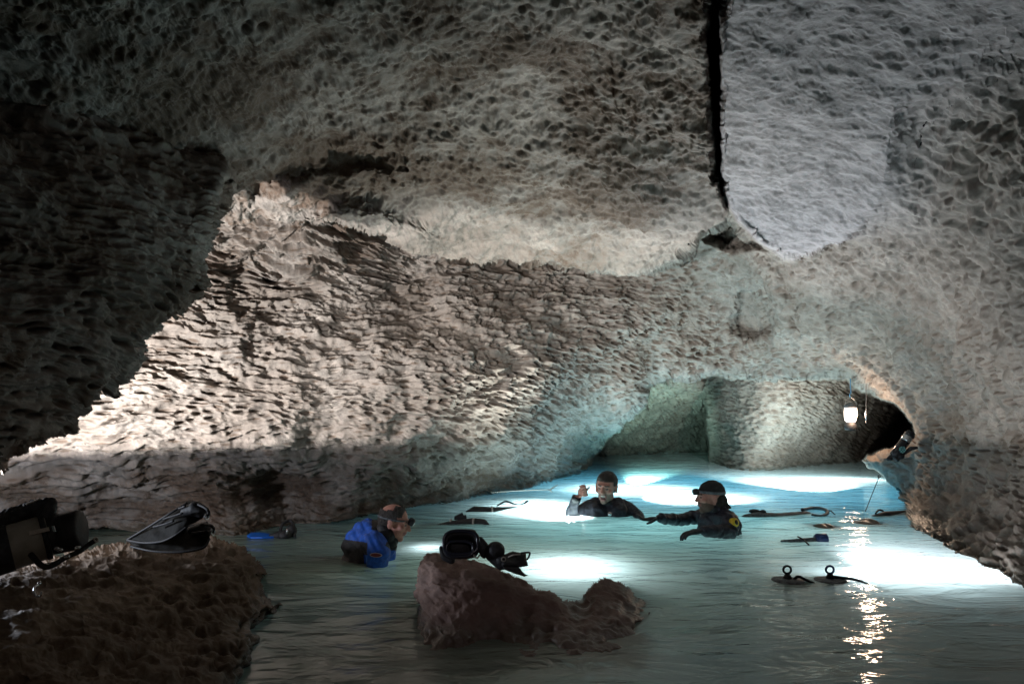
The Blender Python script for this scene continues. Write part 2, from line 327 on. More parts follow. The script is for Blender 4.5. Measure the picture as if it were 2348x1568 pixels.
# region attributes
ceilness = np.maximum(aC, aB); sN = np.clip(aN, 0, 1)
rightness = sst(1850, 2150, X + 0 * Y) * (1 - aB) * aN
leftness = (1 - sst(1250, 1700, X)) * (1 - aC) * aN
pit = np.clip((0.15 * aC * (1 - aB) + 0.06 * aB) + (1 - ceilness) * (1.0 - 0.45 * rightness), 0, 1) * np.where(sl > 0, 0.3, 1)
pit = pit * (1 - 0.55 * sst(1080, 1150, Y) * leftness)
feather = aC * 0.9 * (1 - aB) + 0.42 * aB + 0.35 * aN * (1 - ceilness) * sst(1350, 1600, X)
pit = pit * (1 - 0.5 * aN * (1 - ceilness) * sst(1450, 1650, X) * (1 - sst(720, 800, Y)))
pit = pit * (1 - 0.4 * aP * (1 - aN))
lump = rightness * 0.7
strata = leftness * (1 - sst(560, 760, Y)) + 0.55 * leftness + 0.6 * aP * (1 - aN)
patina = np.clip(0.25 + 0.9 * aC * (1 - sst(430, 600, Y + 120 * vnoise(X, Y, 160, 77))) + 0.9 * leftness * sst(1060, 1110, Y) - 0.15 * aB + 0.5 * rightness * sst(900, 1000, Y) * (1 - sst(1010, 1100, Y)) + 0.45 * leftness * (1 - sst(560, 720, Y)) , 0, 1)
pale = aB * 0.85
faceC = (aC[:-1, :-1] > 0.5) | (aB[:-1, :-1] > 0.5)
faceLow = (sl[:-1, :-1] > 60) & ~faceC
def damping(t, gx_, gy_):
    L = np.log(t); g = np.hypot(np.gradient(L, gx_, axis=1), np.gradient(L, gy_, axis=0))
    for _ in range(1):
        m = g.copy(); m[1:] = np.maximum(m[1:], g[:-1]); m[:-1] = np.maximum(m[:-1], g[1:]); m[:, 1:] = np.maximum(m[:, 1:], g[:, :-1]); m[:, :-1] = np.maximum(m[:, :-1], g[:, 1:]); g = m
    return 1 - sst(0.008, 0.026, g)
damp = damping(tt, gx, gy) * (1 - 0.15 * aB) * (1 - 0.25 * aP * (1 - aN))
A = dict(damp=damp, pit=pit, feather=feather, lump=lump, strata=strata, patina=patina, pale=pale)
def struct(o, kind='structure'): o['kind'] = kind; return o
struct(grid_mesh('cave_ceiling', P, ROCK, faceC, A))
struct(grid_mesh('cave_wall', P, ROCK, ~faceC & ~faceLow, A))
SAND = rock_material('cave_silt', const=dict(pit=0.1, feather=0.2, lump=0.0, strata=0.0, patina=0.1), base=(0.42, 0.44, 0.36), stain=(0.3, 0.3, 0.22))
struct(grid_mesh('cave_floor', P, SAND, faceLow, A))
iv_main = iv

# dark overhang that hangs in front of the left wall: a sheet of its own with a real gap behind it
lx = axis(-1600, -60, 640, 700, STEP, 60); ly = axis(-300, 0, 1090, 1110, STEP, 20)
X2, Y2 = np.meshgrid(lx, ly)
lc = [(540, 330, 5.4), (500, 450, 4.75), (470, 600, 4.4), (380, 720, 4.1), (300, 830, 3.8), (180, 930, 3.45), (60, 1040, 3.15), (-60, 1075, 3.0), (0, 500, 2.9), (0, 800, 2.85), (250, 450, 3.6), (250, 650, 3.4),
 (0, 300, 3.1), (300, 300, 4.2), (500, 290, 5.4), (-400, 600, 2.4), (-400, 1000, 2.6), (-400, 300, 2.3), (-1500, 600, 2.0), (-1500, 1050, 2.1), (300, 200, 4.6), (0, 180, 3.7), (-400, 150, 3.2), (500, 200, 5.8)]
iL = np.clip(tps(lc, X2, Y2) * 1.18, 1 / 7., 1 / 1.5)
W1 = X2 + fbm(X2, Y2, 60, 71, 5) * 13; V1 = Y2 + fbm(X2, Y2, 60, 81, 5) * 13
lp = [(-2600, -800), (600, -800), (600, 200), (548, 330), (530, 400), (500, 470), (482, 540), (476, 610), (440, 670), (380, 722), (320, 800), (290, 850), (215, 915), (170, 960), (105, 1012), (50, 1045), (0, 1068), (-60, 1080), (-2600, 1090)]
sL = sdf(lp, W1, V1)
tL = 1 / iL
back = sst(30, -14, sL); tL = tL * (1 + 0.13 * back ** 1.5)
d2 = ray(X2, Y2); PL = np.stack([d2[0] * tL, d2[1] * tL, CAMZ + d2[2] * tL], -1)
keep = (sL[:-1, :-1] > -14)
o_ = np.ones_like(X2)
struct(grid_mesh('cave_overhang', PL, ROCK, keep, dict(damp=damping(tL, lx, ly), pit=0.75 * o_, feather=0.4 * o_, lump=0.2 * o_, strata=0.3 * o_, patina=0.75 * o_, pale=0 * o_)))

# ------------------------------------------------------------------ water
def water_material():
    t = NT('cave_water'); P_ = t.n('TexCoord').outputs['Object']
    a = t.n('TexNoise', inp={'Vector': t.vmath('MULTIPLY', P_, (0.9, 2.0, 1.0)), 'Scale': 2.4, 'Detail': 4.0, 'Roughness': 0.55, 'Distortion': 0.6}).outputs[0]
    b_ = t.n('TexNoise', inp={'Vector': t.vmath('MULTIPLY', P_, (0.8, 1.8, 1.0)), 'Scale': 9.0, 'Detail': 3.0}).outputs[0]
    h = t.math('ADD', t.math('MULTIPLY', a, 0.055), t.math('MULTIPLY', b_, 0.007))
    bp = t.n('Bump', inp={'Height': h, 'Strength': 0.55, 'Distance': 1.0}).outputs[0]
    tr = t.n('BsdfTransparent', inp={'Color': (0.84, 0.85, 0.80, 1)}).outputs[0]
    tl = t.n('BsdfTranslucent', inp={'Color': (0.50, 0.68, 0.68, 1), 'Normal': bp}).outputs[0]
    df = t.n('BsdfDiffuse', inp={'Color': (0.12, 0.14, 0.11, 1), 'Normal': bp}).outputs[0]
    m1 = t.n('AddShader', inp={0: tl, 1: df}).outputs[0]
    m2 = t.n('MixShader', inp={0: 0.88, 1: tr, 2: m1}).outputs[0]
    gl = t.n('BsdfGlossy', inp={'Roughness': 0.04, 'Normal': bp, 'Color': (1, 1, 1, 1)}).outputs[0]
    fr = t.n('Fresnel', inp={'IOR': 1.33, 'Normal': bp}).outputs[0]
    m3 = t.n('MixShader', inp={0: fr, 1: m2, 2: gl}).outputs[0]
    t.link(m3, t.out.inputs[0]); return t.m
WATER = water_material()
wx = np.linspace(-7, 8, 300); wy = np.linspace(0.2, 20, 500); WXg, WYg = np.meshgrid(wx, wy)
wz = 0.004 * fbm(WXg * 1, WYg * 2.2, 0.6, 5, 3)
struct(grid_mesh('water', np.stack([WXg, WYg, wz], -1), WATER, flip=True))

# ------------------------------------------------------------------ free standing rocks
def inflate(name, poly, ctrl, thick, mat, rnd=60, rag=4, step=2.3, attrs=None, seed=3):
    """a closed boulder: traced outline, depth from ctrl, rounded towards the rim, real thickness behind"""
    xs = [p[0] for p in poly]; ys = [p[1] for p in poly]
    gx_ = np.arange(min(xs) - 12, max(xs) + 12, step); gy_ = np.arange(min(ys) - 12, max(ys) + 12, step)
    Xr, Yr = np.meshgrid(gx_, gy_)
    wx_ = Xr + fbm(Xr, Yr, 34, seed, 4) * rag; wy_ = Yr + fbm(Xr, Yr, 34, seed + 9, 4) * rag
    sd = sdf(poly, wx_, wy_); iv_ = np.maximum(tps(ctrl, Xr, Yr), 0.1); t0 = 1 / iv_
    q = np.clip(sd / rnd, 0, 1); prof = np.sqrt(np.clip(1 - (1 - q) ** 2, 0, 1))
    lumps = fbm(Xr, Yr, 70, seed + 20, 3) * 0.03
    tf_ = t0 + thick * 0.5 - thick * 0.5 * prof + lumps * prof; tb_ = t0 + thick * 0.5 + thick * prof
    ok = (sd > 0); ny, nx = Xr.shape
    d_ = ray(Xr, Yr); Pf = np.stack([d_[0] * tf_, d_[1] * tf_, CAMZ + d_[2] * tf_], -1); Pb = np.stack([d_[0] * tb_, d_[1] * tb_, CAMZ + d_[2] * tb_], -1)
    f = ok[:-1, :-1] & ok[1:, :-1] & ok[1:, 1:] & ok[:-1, 1:]
    idx = np.arange(ny * nx).reshape(ny, nx)
    q1 = np.stack([idx[:-1, :-1], idx[1:, :-1], idx[1:, 1:], idx[:-1, 1:]], -1)[f]
    q2 = q1[:, ::-1] + ny * nx
    # stitch the rim
    e = {}
    for qd in q1:
        for a_, b_ in ((0, 1), (1, 2), (2, 3), (3, 0)):
            k_ = (qd[a_], qd[b_])
            if (k_[1], k_[0]) in e: del e[(k_[1], k_[0])]
            else: e[k_] = 1
    q3 = np.array([(b_, a_, a_ + ny * nx, b_ + ny * nx) for a_, b_ in e])
    q = np.concatenate([q1, q2, q3]); co = np.concatenate([Pf.reshape(-1, 3), Pb.reshape(-1, 3)])
    used = np.unique(q); rm = np.full(len(co), -1); rm[used] = np.arange(len(used)); q = rm[q]; co = co[used]
    me = bpy.data.meshes.new(name); me.vertices.add(len(co)); me.vertices.foreach_set('co', co.astype(np.float32).ravel())
    me.loops.add(q.size); me.loops.foreach_set('vertex_index', q.ravel().astype(np.int32)); me.polygons.add(len(q))
    me.polygons.foreach_set('loop_start', np.arange(0, q.size, 4, dtype=np.int32)); me.polygons.foreach_set('loop_total', np.full(len(q), 4, dtype=np.int32))
    me.polygons.foreach_set('use_smooth', np.ones(len(q), bool)); me.update(); me.validate()
    o = bpy.data.objects.new(name, me); COL.objects.link(o); me.materials.append(mat); return o
def tag(o, label, cat, group=None):
    o['label'] = label; o['category'] = cat
    if group: o['group'] = group
    return o
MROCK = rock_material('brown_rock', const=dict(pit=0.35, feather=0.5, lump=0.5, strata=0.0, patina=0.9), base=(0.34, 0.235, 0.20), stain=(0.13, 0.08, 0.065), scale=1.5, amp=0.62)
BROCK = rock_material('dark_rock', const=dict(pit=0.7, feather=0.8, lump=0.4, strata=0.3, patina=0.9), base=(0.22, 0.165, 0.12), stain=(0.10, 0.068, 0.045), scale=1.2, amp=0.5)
rock = inflate('rock', [(978, 1262), (1010, 1268), (1040, 1285), (1110, 1283), (1135, 1290), (1170, 1310), (1205, 1330), (1235, 1345), (1262, 1352), (1290, 1358), (1312, 1370), (1330, 1372), (1338, 1352), (1352, 1330), (1385, 1316), (1420, 1330), (1452, 1340),
 (1480, 1362), (1502, 1390), (1505, 1420), (1490, 1432), (1520, 1470), (1480, 1540), (1300, 1530), (1100, 1560), (940, 1570), (940, 1480), (950, 1400), (958, 1330), (966, 1290)],
 [(985, 1270, 3.30), (1100, 1290, 3.25), (1200, 1335, 3.15), (960, 1400, 3.0), (1050, 1380, 2.9), (955, 1480, 2.74), (1100, 1480, 2.74), (1225, 1465, 2.80), (1300, 1380, 3.02), (1300, 1440, 2.88), (1050, 1560, 2.45), (1450, 1540, 2.55), (1250, 1540, 2.5), (1345, 1400, 3.0), (1400, 1330, 3.35), (1410, 1400, 3.0), (1410, 1478, 2.74), (1500, 1400, 3.15), (1495, 1450, 2.88), (1200, 1400, 2.95)],
 0.35, MROCK, rnd=45, rag=5)
tag(rock, 'reddish brown rock standing in the pool with black dive masks on its high end', 'rock')
bld = inflate('rock', [(-420, 1330), (-200, 1300), (0, 1296), (100, 1275), (215, 1248), (300, 1243), (400, 1250), (480, 1243), (500, 1228), (530, 1238), (570, 1258), (598, 1290), (616, 1325), (598, 1332), (612, 1352), (640, 1370), (668, 1384), (660, 1405), (635, 1420), (608, 1440), (612, 1480), (590, 1520), (565, 1565), (540, 1700), (-420, 1800)],
 [(-400, 1350, 2.3), (0, 1300, 2.75), (200, 1255, 3.1), (480, 1243, 3.4), (600, 1300, 3.4), (660, 1395, 3.15), (610, 1470, 2.72), (560, 1568, 2.3), (300, 1400, 2.5), (0, 1450, 2.0), (300, 1568, 1.95), (0, 1700, 1.6), (500, 1700, 1.9), (-400, 1700, 1.5), (450, 1400, 2.75)],
 0.7, BROCK, rnd=60, rag=8, seed=40)
tag(bld, 'large dark brown pitted boulder carrying the swim fins and the cylinder', 'rock')

# ------------------------------------------------------------------ solid builders
class Blob:
    """collects closed lumps in world space and fuses them into one continuous skin"""
    def __init__(s): s.bm = bmesh.new()
    def ell(s, c, r, rot=None):
        M = Matrix.Translation(Vector(c)) @ (rot.to_4x4() if rot is not None else Matrix()) @ Matrix.Diagonal((*r, 1))
        bmesh.ops.create_icosphere(s.bm, subdivisions=3, radius=1, matrix=M)
    def cap(s, a, b, ra, rb):
        a, b = Vector(a), Vector(b); d = b - a; L = max(d.length, 1e-4)
        M = Matrix.Translation((a + b) / 2) @ d.to_track_quat('Z', 'Y').to_matrix().to_4x4()
        bmesh.ops.create_cone(s.bm, cap_ends=True, segments=14, radius1=ra, radius2=rb, depth=L, matrix=M)
        for c, r in ((a, ra), (b, rb)): bmesh.ops.create_icosphere(s.bm, subdivisions=2, radius=r, matrix=Matrix.Translation(c))
    def chain(s, pts, rs):
        for i in range(len(pts) - 1): s.cap(pts[i], pts[i + 1], rs[i], rs[i + 1])
    def build(s, name, mats, parent=None, voxel=0.006, smooth=3, paint=None, wrinkle=0.0, wscale=12.0):
        me = bpy.data.meshes.new(name); s.bm.to_mesh(me); s.bm.free()
        tmp = bpy.data.objects.new(name + '_tmp', me); COL.objects.link(tmp)
        md = tmp.modifiers.new('r', 'REMESH'); md.mode = 'VOXEL'; md.voxel_size = voxel; md.use_smooth_shade = True
        sm_ = tmp.modifiers.new('s', 'SMOOTH'); sm_.factor = 0.5; sm_.iterations = smooth
        dg = bpy.context.evaluated_depsgraph_get(); m2 = bpy.data.meshes.new_from_object(tmp.evaluated_get(dg))
        bpy.data.objects.remove(tmp); bpy.data.meshes.remove(me); m2.name = name
        n = len(m2.vertices); co = np.empty(n * 3); m2.vertices.foreach_get('co', co); co = co.reshape(-1, 3)
        if wrinkle:
            no = np.empty(n * 3); m2.vertices.foreach_get('normal', no); no = no.reshape(-1, 3)
            a = np.sin(co[:, 0] * wscale * 3 + 4 * np.sin(co[:, 2] * wscale)) * 0.5 + np.sin(co[:, 2] * wscale * 4 + 5 * np.sin(co[:, 0] * wscale * 1.7 + co[:, 1] * wscale)) * 0.5
            co = co + no * (np.abs(a)[:, None] - 0.4) * wrinkle; m2.vertices.foreach_set('co', co.ravel())
        m2.materials.clear()
        for m in mats: m2.materials.append(m)
        if paint:
            for p in m2.polygons: p.material_index = paint(p.center)
        for p in m2.polygons: p.use_smooth = True
        o = bpy.data.objects.new(name, m2); COL.objects.link(o); place(o, parent); return o
def place(o, parent):
    if parent is not None:
        o.parent = parent; o.matrix_parent_inverse = parent.matrix_world.inverted() if parent.type != 'EMPTY' else Matrix.Translation(-parent.location)
def thing(name, loc, label, cat, group=None):
    e = bpy.data.objects.new(name, None); COL.objects.link(e); e.location = loc; e.empty_display_size = 0.1
    return tag(e, label, cat, group)
def mesh_obj(name, bm, mat, parent=None, smooth=True, bevel=0.0):
    bmesh.ops.recalc_face_normals(bm, faces=bm.faces)
    me = bpy.data.meshes.new(name); bm.to_mesh(me); bm.free()
    for p in me.polygons: p.use_smooth = smooth
    me.materials.append(mat); o = bpy.data.objects.new(name, me); COL.objects.link(o); place(o, parent)
    if bevel:
        b = o.modifiers.new('b', 'BEVEL'); b.width = bevel; b.segments = 2; b.limit_method = 'ANGLE'
    return o
def lathe(bm, a, b, prof, seg=28):
    """revolve prof [(position 0..1 along a->b, radius)] around the axis a->b"""
    a, b = Vector(a), Vector(b); d = b - a; q = d.to_track_quat('Z', 'Y'); rings = []
    for s_, r in prof:
        c = a + d * s_; rings.append([bm.verts.new(c + q @ Vector((r * math.cos(2 * math.pi * k_ / seg), r * math.sin(2 * math.pi * k_ / seg), 0))) for k_ in range(seg)])
    for r0, r1 in zip(rings, rings[1:]):
        for k_ in range(seg): bm.faces.new((r0[k_], r0[(k_ + 1) % seg], r1[(k_ + 1) % seg], r1[k_]))
    bm.faces.new(rings[0][::-1]); bm.faces.new(rings[-1])
def tube(bm, pts, r, seg=8, closed=False):
    pts = [Vector(p) for p in pts]; n = len(pts); rings = []; up = None
    for i in range(n):
        t_ = (pts[(i + 1) % n] - pts[i - 1]) if closed else (pts[min(i + 1, n - 1)] - pts[max(i - 1, 0)])
        t_.normalize()
        if up is None: up = t_.orthogonal().normalized()
        up = (up - t_ * up.dot(t_)).normalized(); v = t_.cross(up)
        rr = r[i] if isinstance(r, (list, tuple)) else r
        rings.append([bm.verts.new(pts[i] + (up * math.cos(2 * math.pi * k_ / seg) + v * math.sin(2 * math.pi * k_ / seg)) * rr) for k_ in range(seg)])
    pr = list(zip(rings, rings[1:])) + ([(rings[-1], rings[0])] if closed else [])
    for r0, r1 in pr:
        for k_ in range(seg): bm.faces.new((r0[k_], r0[(k_ + 1) % seg], r1[(k_ + 1) % seg], r1[k_]))
    if not closed: bm.faces.new(rings[0][::-1]); bm.faces.new(rings[-1])
def smooth_path(pts, n=8):
    pts = [Vector(p) for p in pts]; out = []
    for i in range(len(pts) - 1):
        p0, p1, p2, p3 = pts[max(i - 1, 0)], pts[i], pts[i + 1], pts[min(i + 2, len(pts) - 1)]
        for k_ in range(n):
            t_ = k_ / n; out.append(0.5 * ((2 * p1) + (p2 - p0) * t_ + (2 * p0 - 5 * p1 + 4 * p2 - p3) * t_ ** 2 + (3 * p1 - p0 - 3 * p2 + p3) * t_ ** 3))
    return out + [pts[-1]]
def slab(bm, pts, normal, thick):
    """flat outline given thickness along normal"""
    n = Vector(normal).normalized() * thick / 2; a = [bm.verts.new(Vector(p) + n) for p in pts]; b = [bm.verts.new(Vector(p) - n) for p in pts]
    bm.faces.new(a); bm.faces.new(b[::-1]); m = len(pts)
    for i in range(m): bm.faces.new((a[i], b[i], b[(i + 1) % m], a[(i + 1) % m]))
def strap_band(bm, c, axis, r, width, thick=0.004):
    axis = Vector(axis).normalized(); c = Vector(c)
    lathe(bm, c - axis * width / 2, c + axis * width / 2, [(0, r), (0, r + thick), (1, r + thick), (1, r)])

RUBBER = simple('black_rubber', (0.016, 0.016, 0.018), 0.62, bump=0.15, bscale=90, var=0.3)
FINRUB = simple('fin_rubber', (0.014, 0.0135, 0.012), 0.8, bump=0.1, bscale=60, var=0.3, spec=0.12)
NEOPRENE = simple('black_neoprene', (0.016, 0.016, 0.019), 0.6, bump=0.4, bscale=70, var=0.4)
DRYSUIT = simple('black_drysuit', (0.020, 0.021, 0.030), 0.5, bump=0.6, bscale=38, var=0.5, spec=0.3)
BLUESUIT = simple('blue_drysuit', (0.012, 0.085, 0.42), 0.6, bump=0.5, bscale=40, var=0.25)
BLUEFIN = simple('blue_plastic', (0.01, 0.11, 0.5), 0.35)
GREY = simple('grey_enamel', (0.24, 0.22, 0.19), 0.35, bump=0.1, bscale=20, var=0.2)
STEEL = simple('steel', (0.55, 0.55, 0.56), 0.25, metal=0.9)
WEB = simple('pale_webbing', (0.42, 0.38, 0.34), 0.7, bump=0.3, bscale=150, var=0.15)
GREYGEAR = simple('grey_fabric', (0.10, 0.11, 0.12), 0.6, bump=0.4, bscale=60, var=0.4)
SKIN = simple('skin', (0.46, 0.215, 0.165), 0.5, bump=0.15, bscale=120, var=0.12)
LIP = simple('lips', (0.25, 0.10, 0.09), 0.45)
MOUTH = simple('open_mouth', (0.03, 0.008, 0.008), 0.6)
TEETH = simple('teeth', (0.7, 0.66, 0.58), 0.3)
BEARD = simple('grey_beard', (0.30, 0.20, 0.165), 0.8, bump=0.8, bscale=260, var=0.35)
STUBBLE = simple('dark_stubble', (0.14, 0.085, 0.065), 0.8, bump=0.6, bscale=260, var=0.3)
EYE = simple('eye', (0.10, 0.07, 0.06), 0.2)
HAIR = simple('dark_hair', (0.025, 0.018, 0.014), 0.55, bump=1.0, bscale=180, var=0.5)
HAIRG = simple('greying_hair', (0.045, 0.038, 0.034), 0.6, bump=1.0, bscale=180, var=0.6)
BEANIE = simple('black_knit', (0.022, 0.02, 0.02), 0.85, bump=0.9, bscale=200, var=0.5)
YELLOW = simple('yellow_patch', (0.62, 0.42, 0.03), 0.5, var=0.1)
MAROON = simple('maroon_patch', (0.16, 0.03, 0.03), 0.6)
GLOW = simple('lantern_glow', (0.9, 0.85, 0.8), 0.4, emit=((1.0, 0.90, 0.84), 9))
LEDW = simple('lamp_lens', (0.8, 0.8, 0.85), 0.1, emit=((0.9, 0.95, 1.0), 3))

# ------------------------------------------------------------------ people
def head_frame(c, yaw, pitch, roll=0.0):
    """local x = the person's left, y = where the face looks, z = up; yaw 0 looks away from the camera"""
    R = Matrix.Rotation(yaw, 3, 'Z') @ Matrix.Rotation(pitch, 3, 'X') @ Matrix.Rotation(roll, 3, 'Y')
    c = Vector(c); return (lambda x, y, z: c + R @ Vector((x, y, z))), R, c
def add_head(b, fr, k=1.0, open_mouth=False):
    f, R, c = fr; E = lambda p, r: b.ell(f(*[v * k for v in p]), [v * k for v in r], R)
    E((0, -0.018, 0.035), (0.076, 0.096, 0.082)); E((0, 0.030, 0.0), (0.062, 0.062, 0.078)); E((0, 0.022, -0.050), (0.056, 0.066, 0.055))
    E((0, 0.066, -0.088), (0.027, 0.024, 0.022)); E((0, 0.072, 0.036), (0.054, 0.022, 0.013))
    b.cap(f(0, 0.088 * k, 0.024 * k), f(0, 0.110 * k, -0.016 * k), 0.009 * k, 0.013 * k)
    for s_ in (-1, 1):
        E((s_ * 0.013, 0.096, -0.018), (0.009, 0.010, 0.008)); E((s_ * 0.045, 0.062, -0.012), (0.022, 0.022, 0.018))
        E((s_ * 0.030, 0.074, 0.012), (0.014, 0.012, 0.010)); E((s_ * 0.080, -0.008, 0.000), (0.009, 0.020, 0.033)); E((s_ * 0.083, -0.014, 0.018), (0.008, 0.016, 0.014))
    if open_mouth:
        E((0, 0.092, -0.036), (0.026, 0.010, 0.006)); E((0, 0.084, -0.072), (0.024, 0.010, 0.008))
    else:
        E((0, 0.090, -0.040), (0.023, 0.010, 0.006)); E((0, 0.087, -0.052), (0.021, 0.010, 0.007))
def face_paint(fr, k=1.0, beard=None, open_mouth=False):
    f, R, c = fr; Ri = R.transposed(); ph = np.random.default_rng(3)
    def p(pt):
        q = Ri @ (Vector(pt) - c) / k; x, y, z = q
        if abs(x) < 0.12 and -0.14 < z < 0.13 and y > -0.1:
            if open_mouth and abs(x) < 0.019 and -0.066 < z < -0.042 and y > 0.05: return 5 if z > -0.049 else 3
            if abs(x) < 0.024 and y > 0.08 and ((-0.058 < z < -0.034) if not open_mouth else (-0.079 < z < -0.034)): return 2
            for s_ in (-1, 1):
                if ((x - s_ * 0.030) / 0.011) ** 2 + ((z - 0.012) / 0.0055) ** 2 < 1 and y > 0.06: return 4
            if abs(abs(x) - 0.030) < 0.018 and 0.030 < z < 0.040 and y > 0.06: return 6
            if beard and z < -0.028 - 0.3 * max(0, 0.05 - y) + (0.0) and y > -0.02 and z > -0.13 and not (y > 0.1): return 1
            if beard and -0.034 <= z < -0.024 and abs(x) < 0.03 and y > 0.07: return 1
        return 0
    return p
def hand(b, wrist, palm_dir, side, up, k=1.0, curl=0.6):
    """palm plus five tapering fingers; palm_dir wrist->knuckles, side towards the thumb, up = back of the hand"""
    w_, d, s_ = Vector(wrist), Vector(palm_dir).normalized(), Vector(side).normalized(); u = Vector(up).normalized()
    R = Matrix((s_, d, u)).transposed()
    b.ell(w_ + d * 0.045 * k, (0.038 * k, 0.050 * k, 0.017 * k), R)
    for i, (off, L) in enumerate(((0.030, 0.074), (0.010, 0.082), (-0.011, 0.076), (-0.030, 0.060))):
        p = w_ + d * 0.085 * k + s_ * off * k; dr = d.copy(); q = [p]; ax = s_
        for j, (fr_, cl) in enumerate(((0.45, 0.35), (0.32, 1.0), (0.23, 0.9))):
            dr = (Matrix.Rotation(-cl * curl * (1.4 if u.dot(u) else 1), 3, ax) @ dr).normalized() if True else dr
            q.append(q[-1] + dr * L * fr_ * k)
        b.chain([w_ + d * 0.05 * k + s_ * off * 0.8 * k] + q, [0.010 * k, 0.0098 * k, 0.0090 * k, 0.0082 * k, 0.0070 * k])
    t0 = w_ + d * 0.02 * k + s_ * 0.026 * k
    b.chain([t0, t0 + (d * 0.5 + s_ * 0.8) * 0.036 * k, t0 + (d * 0.9 + s_ * 0.85 - u * 0.2) * 0.055 * k, t0 + (d * 1.3 + s_ * 0.75 - u * 0.3) * 0.062 * k], [0.013 * k, 0.0115 * k, 0.010 * k, 0.008 * k])

def hair_cap(b, fr, k=1.0, front=0.055, side=True, grow=0.008):
    f, R, c = fr; E = lambda p, r: b.ell(f(*[v * k for v in p]), [v * k for v in r], R)
    E((0, -0.026, 0.044), (0.076 + grow, 0.094 + grow, 0.080 + grow)); E((0, -0.055, 0.0), (0.068 + grow, 0.058 + grow, 0.055))

def clip_build(fr, name, b, mats, parent, test, voxel=0.005, wrinkle=0.0, wscale=40, smooth=1):
    """build a skin and keep only the faces where test(local point) holds"""
    o = b.build(name, mats, parent, voxel, smooth, None, wrinkle, wscale); f, R, c = fr; Ri = R.transposed()
    bm = bmesh.new(); bm.from_mesh(o.data)
    kill = [p for p in bm.faces if not test(*(Ri @ (p.calc_center_median() - c)))]
    bmesh.ops.delete(bm, geom=kill, context='FACES'); bm.to_mesh(o.data); bm.free(); return o

FM = lambda beard: [SKIN, beard or SKIN, LIP, MOUTH, EYE, TEETH, HAIR]
# --- bearded man with a raised fist
TA = 6.2
pa = thing('person', atz(1391, 1179, 0.0), 'laughing bearded man in a dark suit raising a bare fist in the pool', 'person')
fa = head_frame(at(1390, 1119, TA), math.radians(180 - 24), math.radians(-6), math.radians(-4))
b = Blob(); add_head(b, fa, 1.16, True)
b.chain([at(1392, 1130, TA + 0.03), at(1392, 1150, TA + 0.04), at(1390, 1175, TA + 0.05)], [0.060, 0.058, 0.06])
b.chain([at(1345, 1163, TA + 0.05), at(1437, 1163, TA + 0.05)], [0.06, 0.06]); b.chain([at(1390, 1178, TA + 0.08), at(1391, 1250, TA + 0.05)], [0.09, 0.10])
wr = at(1323, 1141, TA - 0.06)
b.chain([at(1345, 1163, TA + .05), at(1305, 1182, TA - 0.03), wr], [0.045, 0.038, 0.027])
b.ell(at(1334, 1127, TA - 0.07), (0.036, 0.026, 0.044), Matrix.Rotation(math.radians(18), 3, 'Y'))
for i in range(4):            # fingers folded into the fist, knuckles on top
    z_ = 1114 + i * 6.2; x_ = 1337 + i * 1.4
    b.chain([at(x_ - 7, z_ + 1, TA - 0.075), at(x_ + 3, z_ - 1, TA - 0.095), at(x_ + 5, z_ + 2, TA - 0.115), at(x_ - 3, z_ + 4, TA - 0.118)], [0.0115, 0.0115, 0.0105, 0.009])
b.chain([at(1330, 1138, TA - 0.09), at(1340, 1130, TA - 0.10), at(1347, 1121, TA - 0.095), at(1351, 1117, TA - 0.09)], [0.014, 0.012, 0.0105, 0.009])
b.build('body', FM(BEARD), pa, 0.0055, 2, face_paint(fa, 1.16, True, True))
b = Blob(); b.chain([at(1391, 1156, TA + 0.04), at(1391, 1165, TA + 0.05)], [0.084, 0.105])
b.chain([at(1347, 1163, TA + 0.05), at(1365, 1160, TA + 0.04), at(1415, 1160, TA + 0.04), at(1440, 1166, TA + 0.05)], [0.068, 0.082, 0.082, 0.07])
b.chain([at(1365, 1180, TA), at(1375, 1245, TA)], [0.13, 0.14]); b.chain([at(1413, 1180, TA), at(1405, 1245, TA)], [0.13, 0.14])
b.chain([at(1346, 1166, TA + 0.05), at(1306, 1184, TA - 0.03), at(1320, 1146, TA - 0.06)], [0.068, 0.058, 0.041])
b.chain([at(1440, 1166, TA + 0.05), at(1462, 1180, TA - 0.02), at(1470, 1200, TA - 0.2)], [0.070, 0.055, 0.045])
suit = b.build('drysuit', [DRYSUIT], pa, 0.009, 2, None, 0.010, 9)
bm = bmesh.new(); strap_band(bm, at(1321, 1144, TA - 0.06), at(1321, 1144, TA - 0.06) - at(1306, 1184, TA - 0.03), 0.037, 0.045, 0.006); mesh_obj('cuff', bm, NEOPRENE, suit)
bm = bmesh.new(); strap_band(bm, at(1391, 1153, TA + 0.035), (0, 0.12, 1), 0.074, 0.035, 0.012); mesh_obj('collar', bm, NEOPRENE, suit)
bm = bmesh.new(); lathe(bm, at(1398, 1178, TA - 0.17), at(1398, 1178, TA - 0.20), [(0, .016), (0.7, .018), (1, .012)]); mesh_obj('valve', bm, STEEL, suit)
b = Blob(); hair_cap(b, fa, 1.16, grow=0.007)
clip_build(fa, 'hair', b, [HAIR], pa, lambda x, y, z: (z > 0.072 and y < 0.083) or (y < 0.035 and z > 0.022 + 0.4 * y) or (y < -0.02 and z > -0.055), 0.005, 0.004, 45)

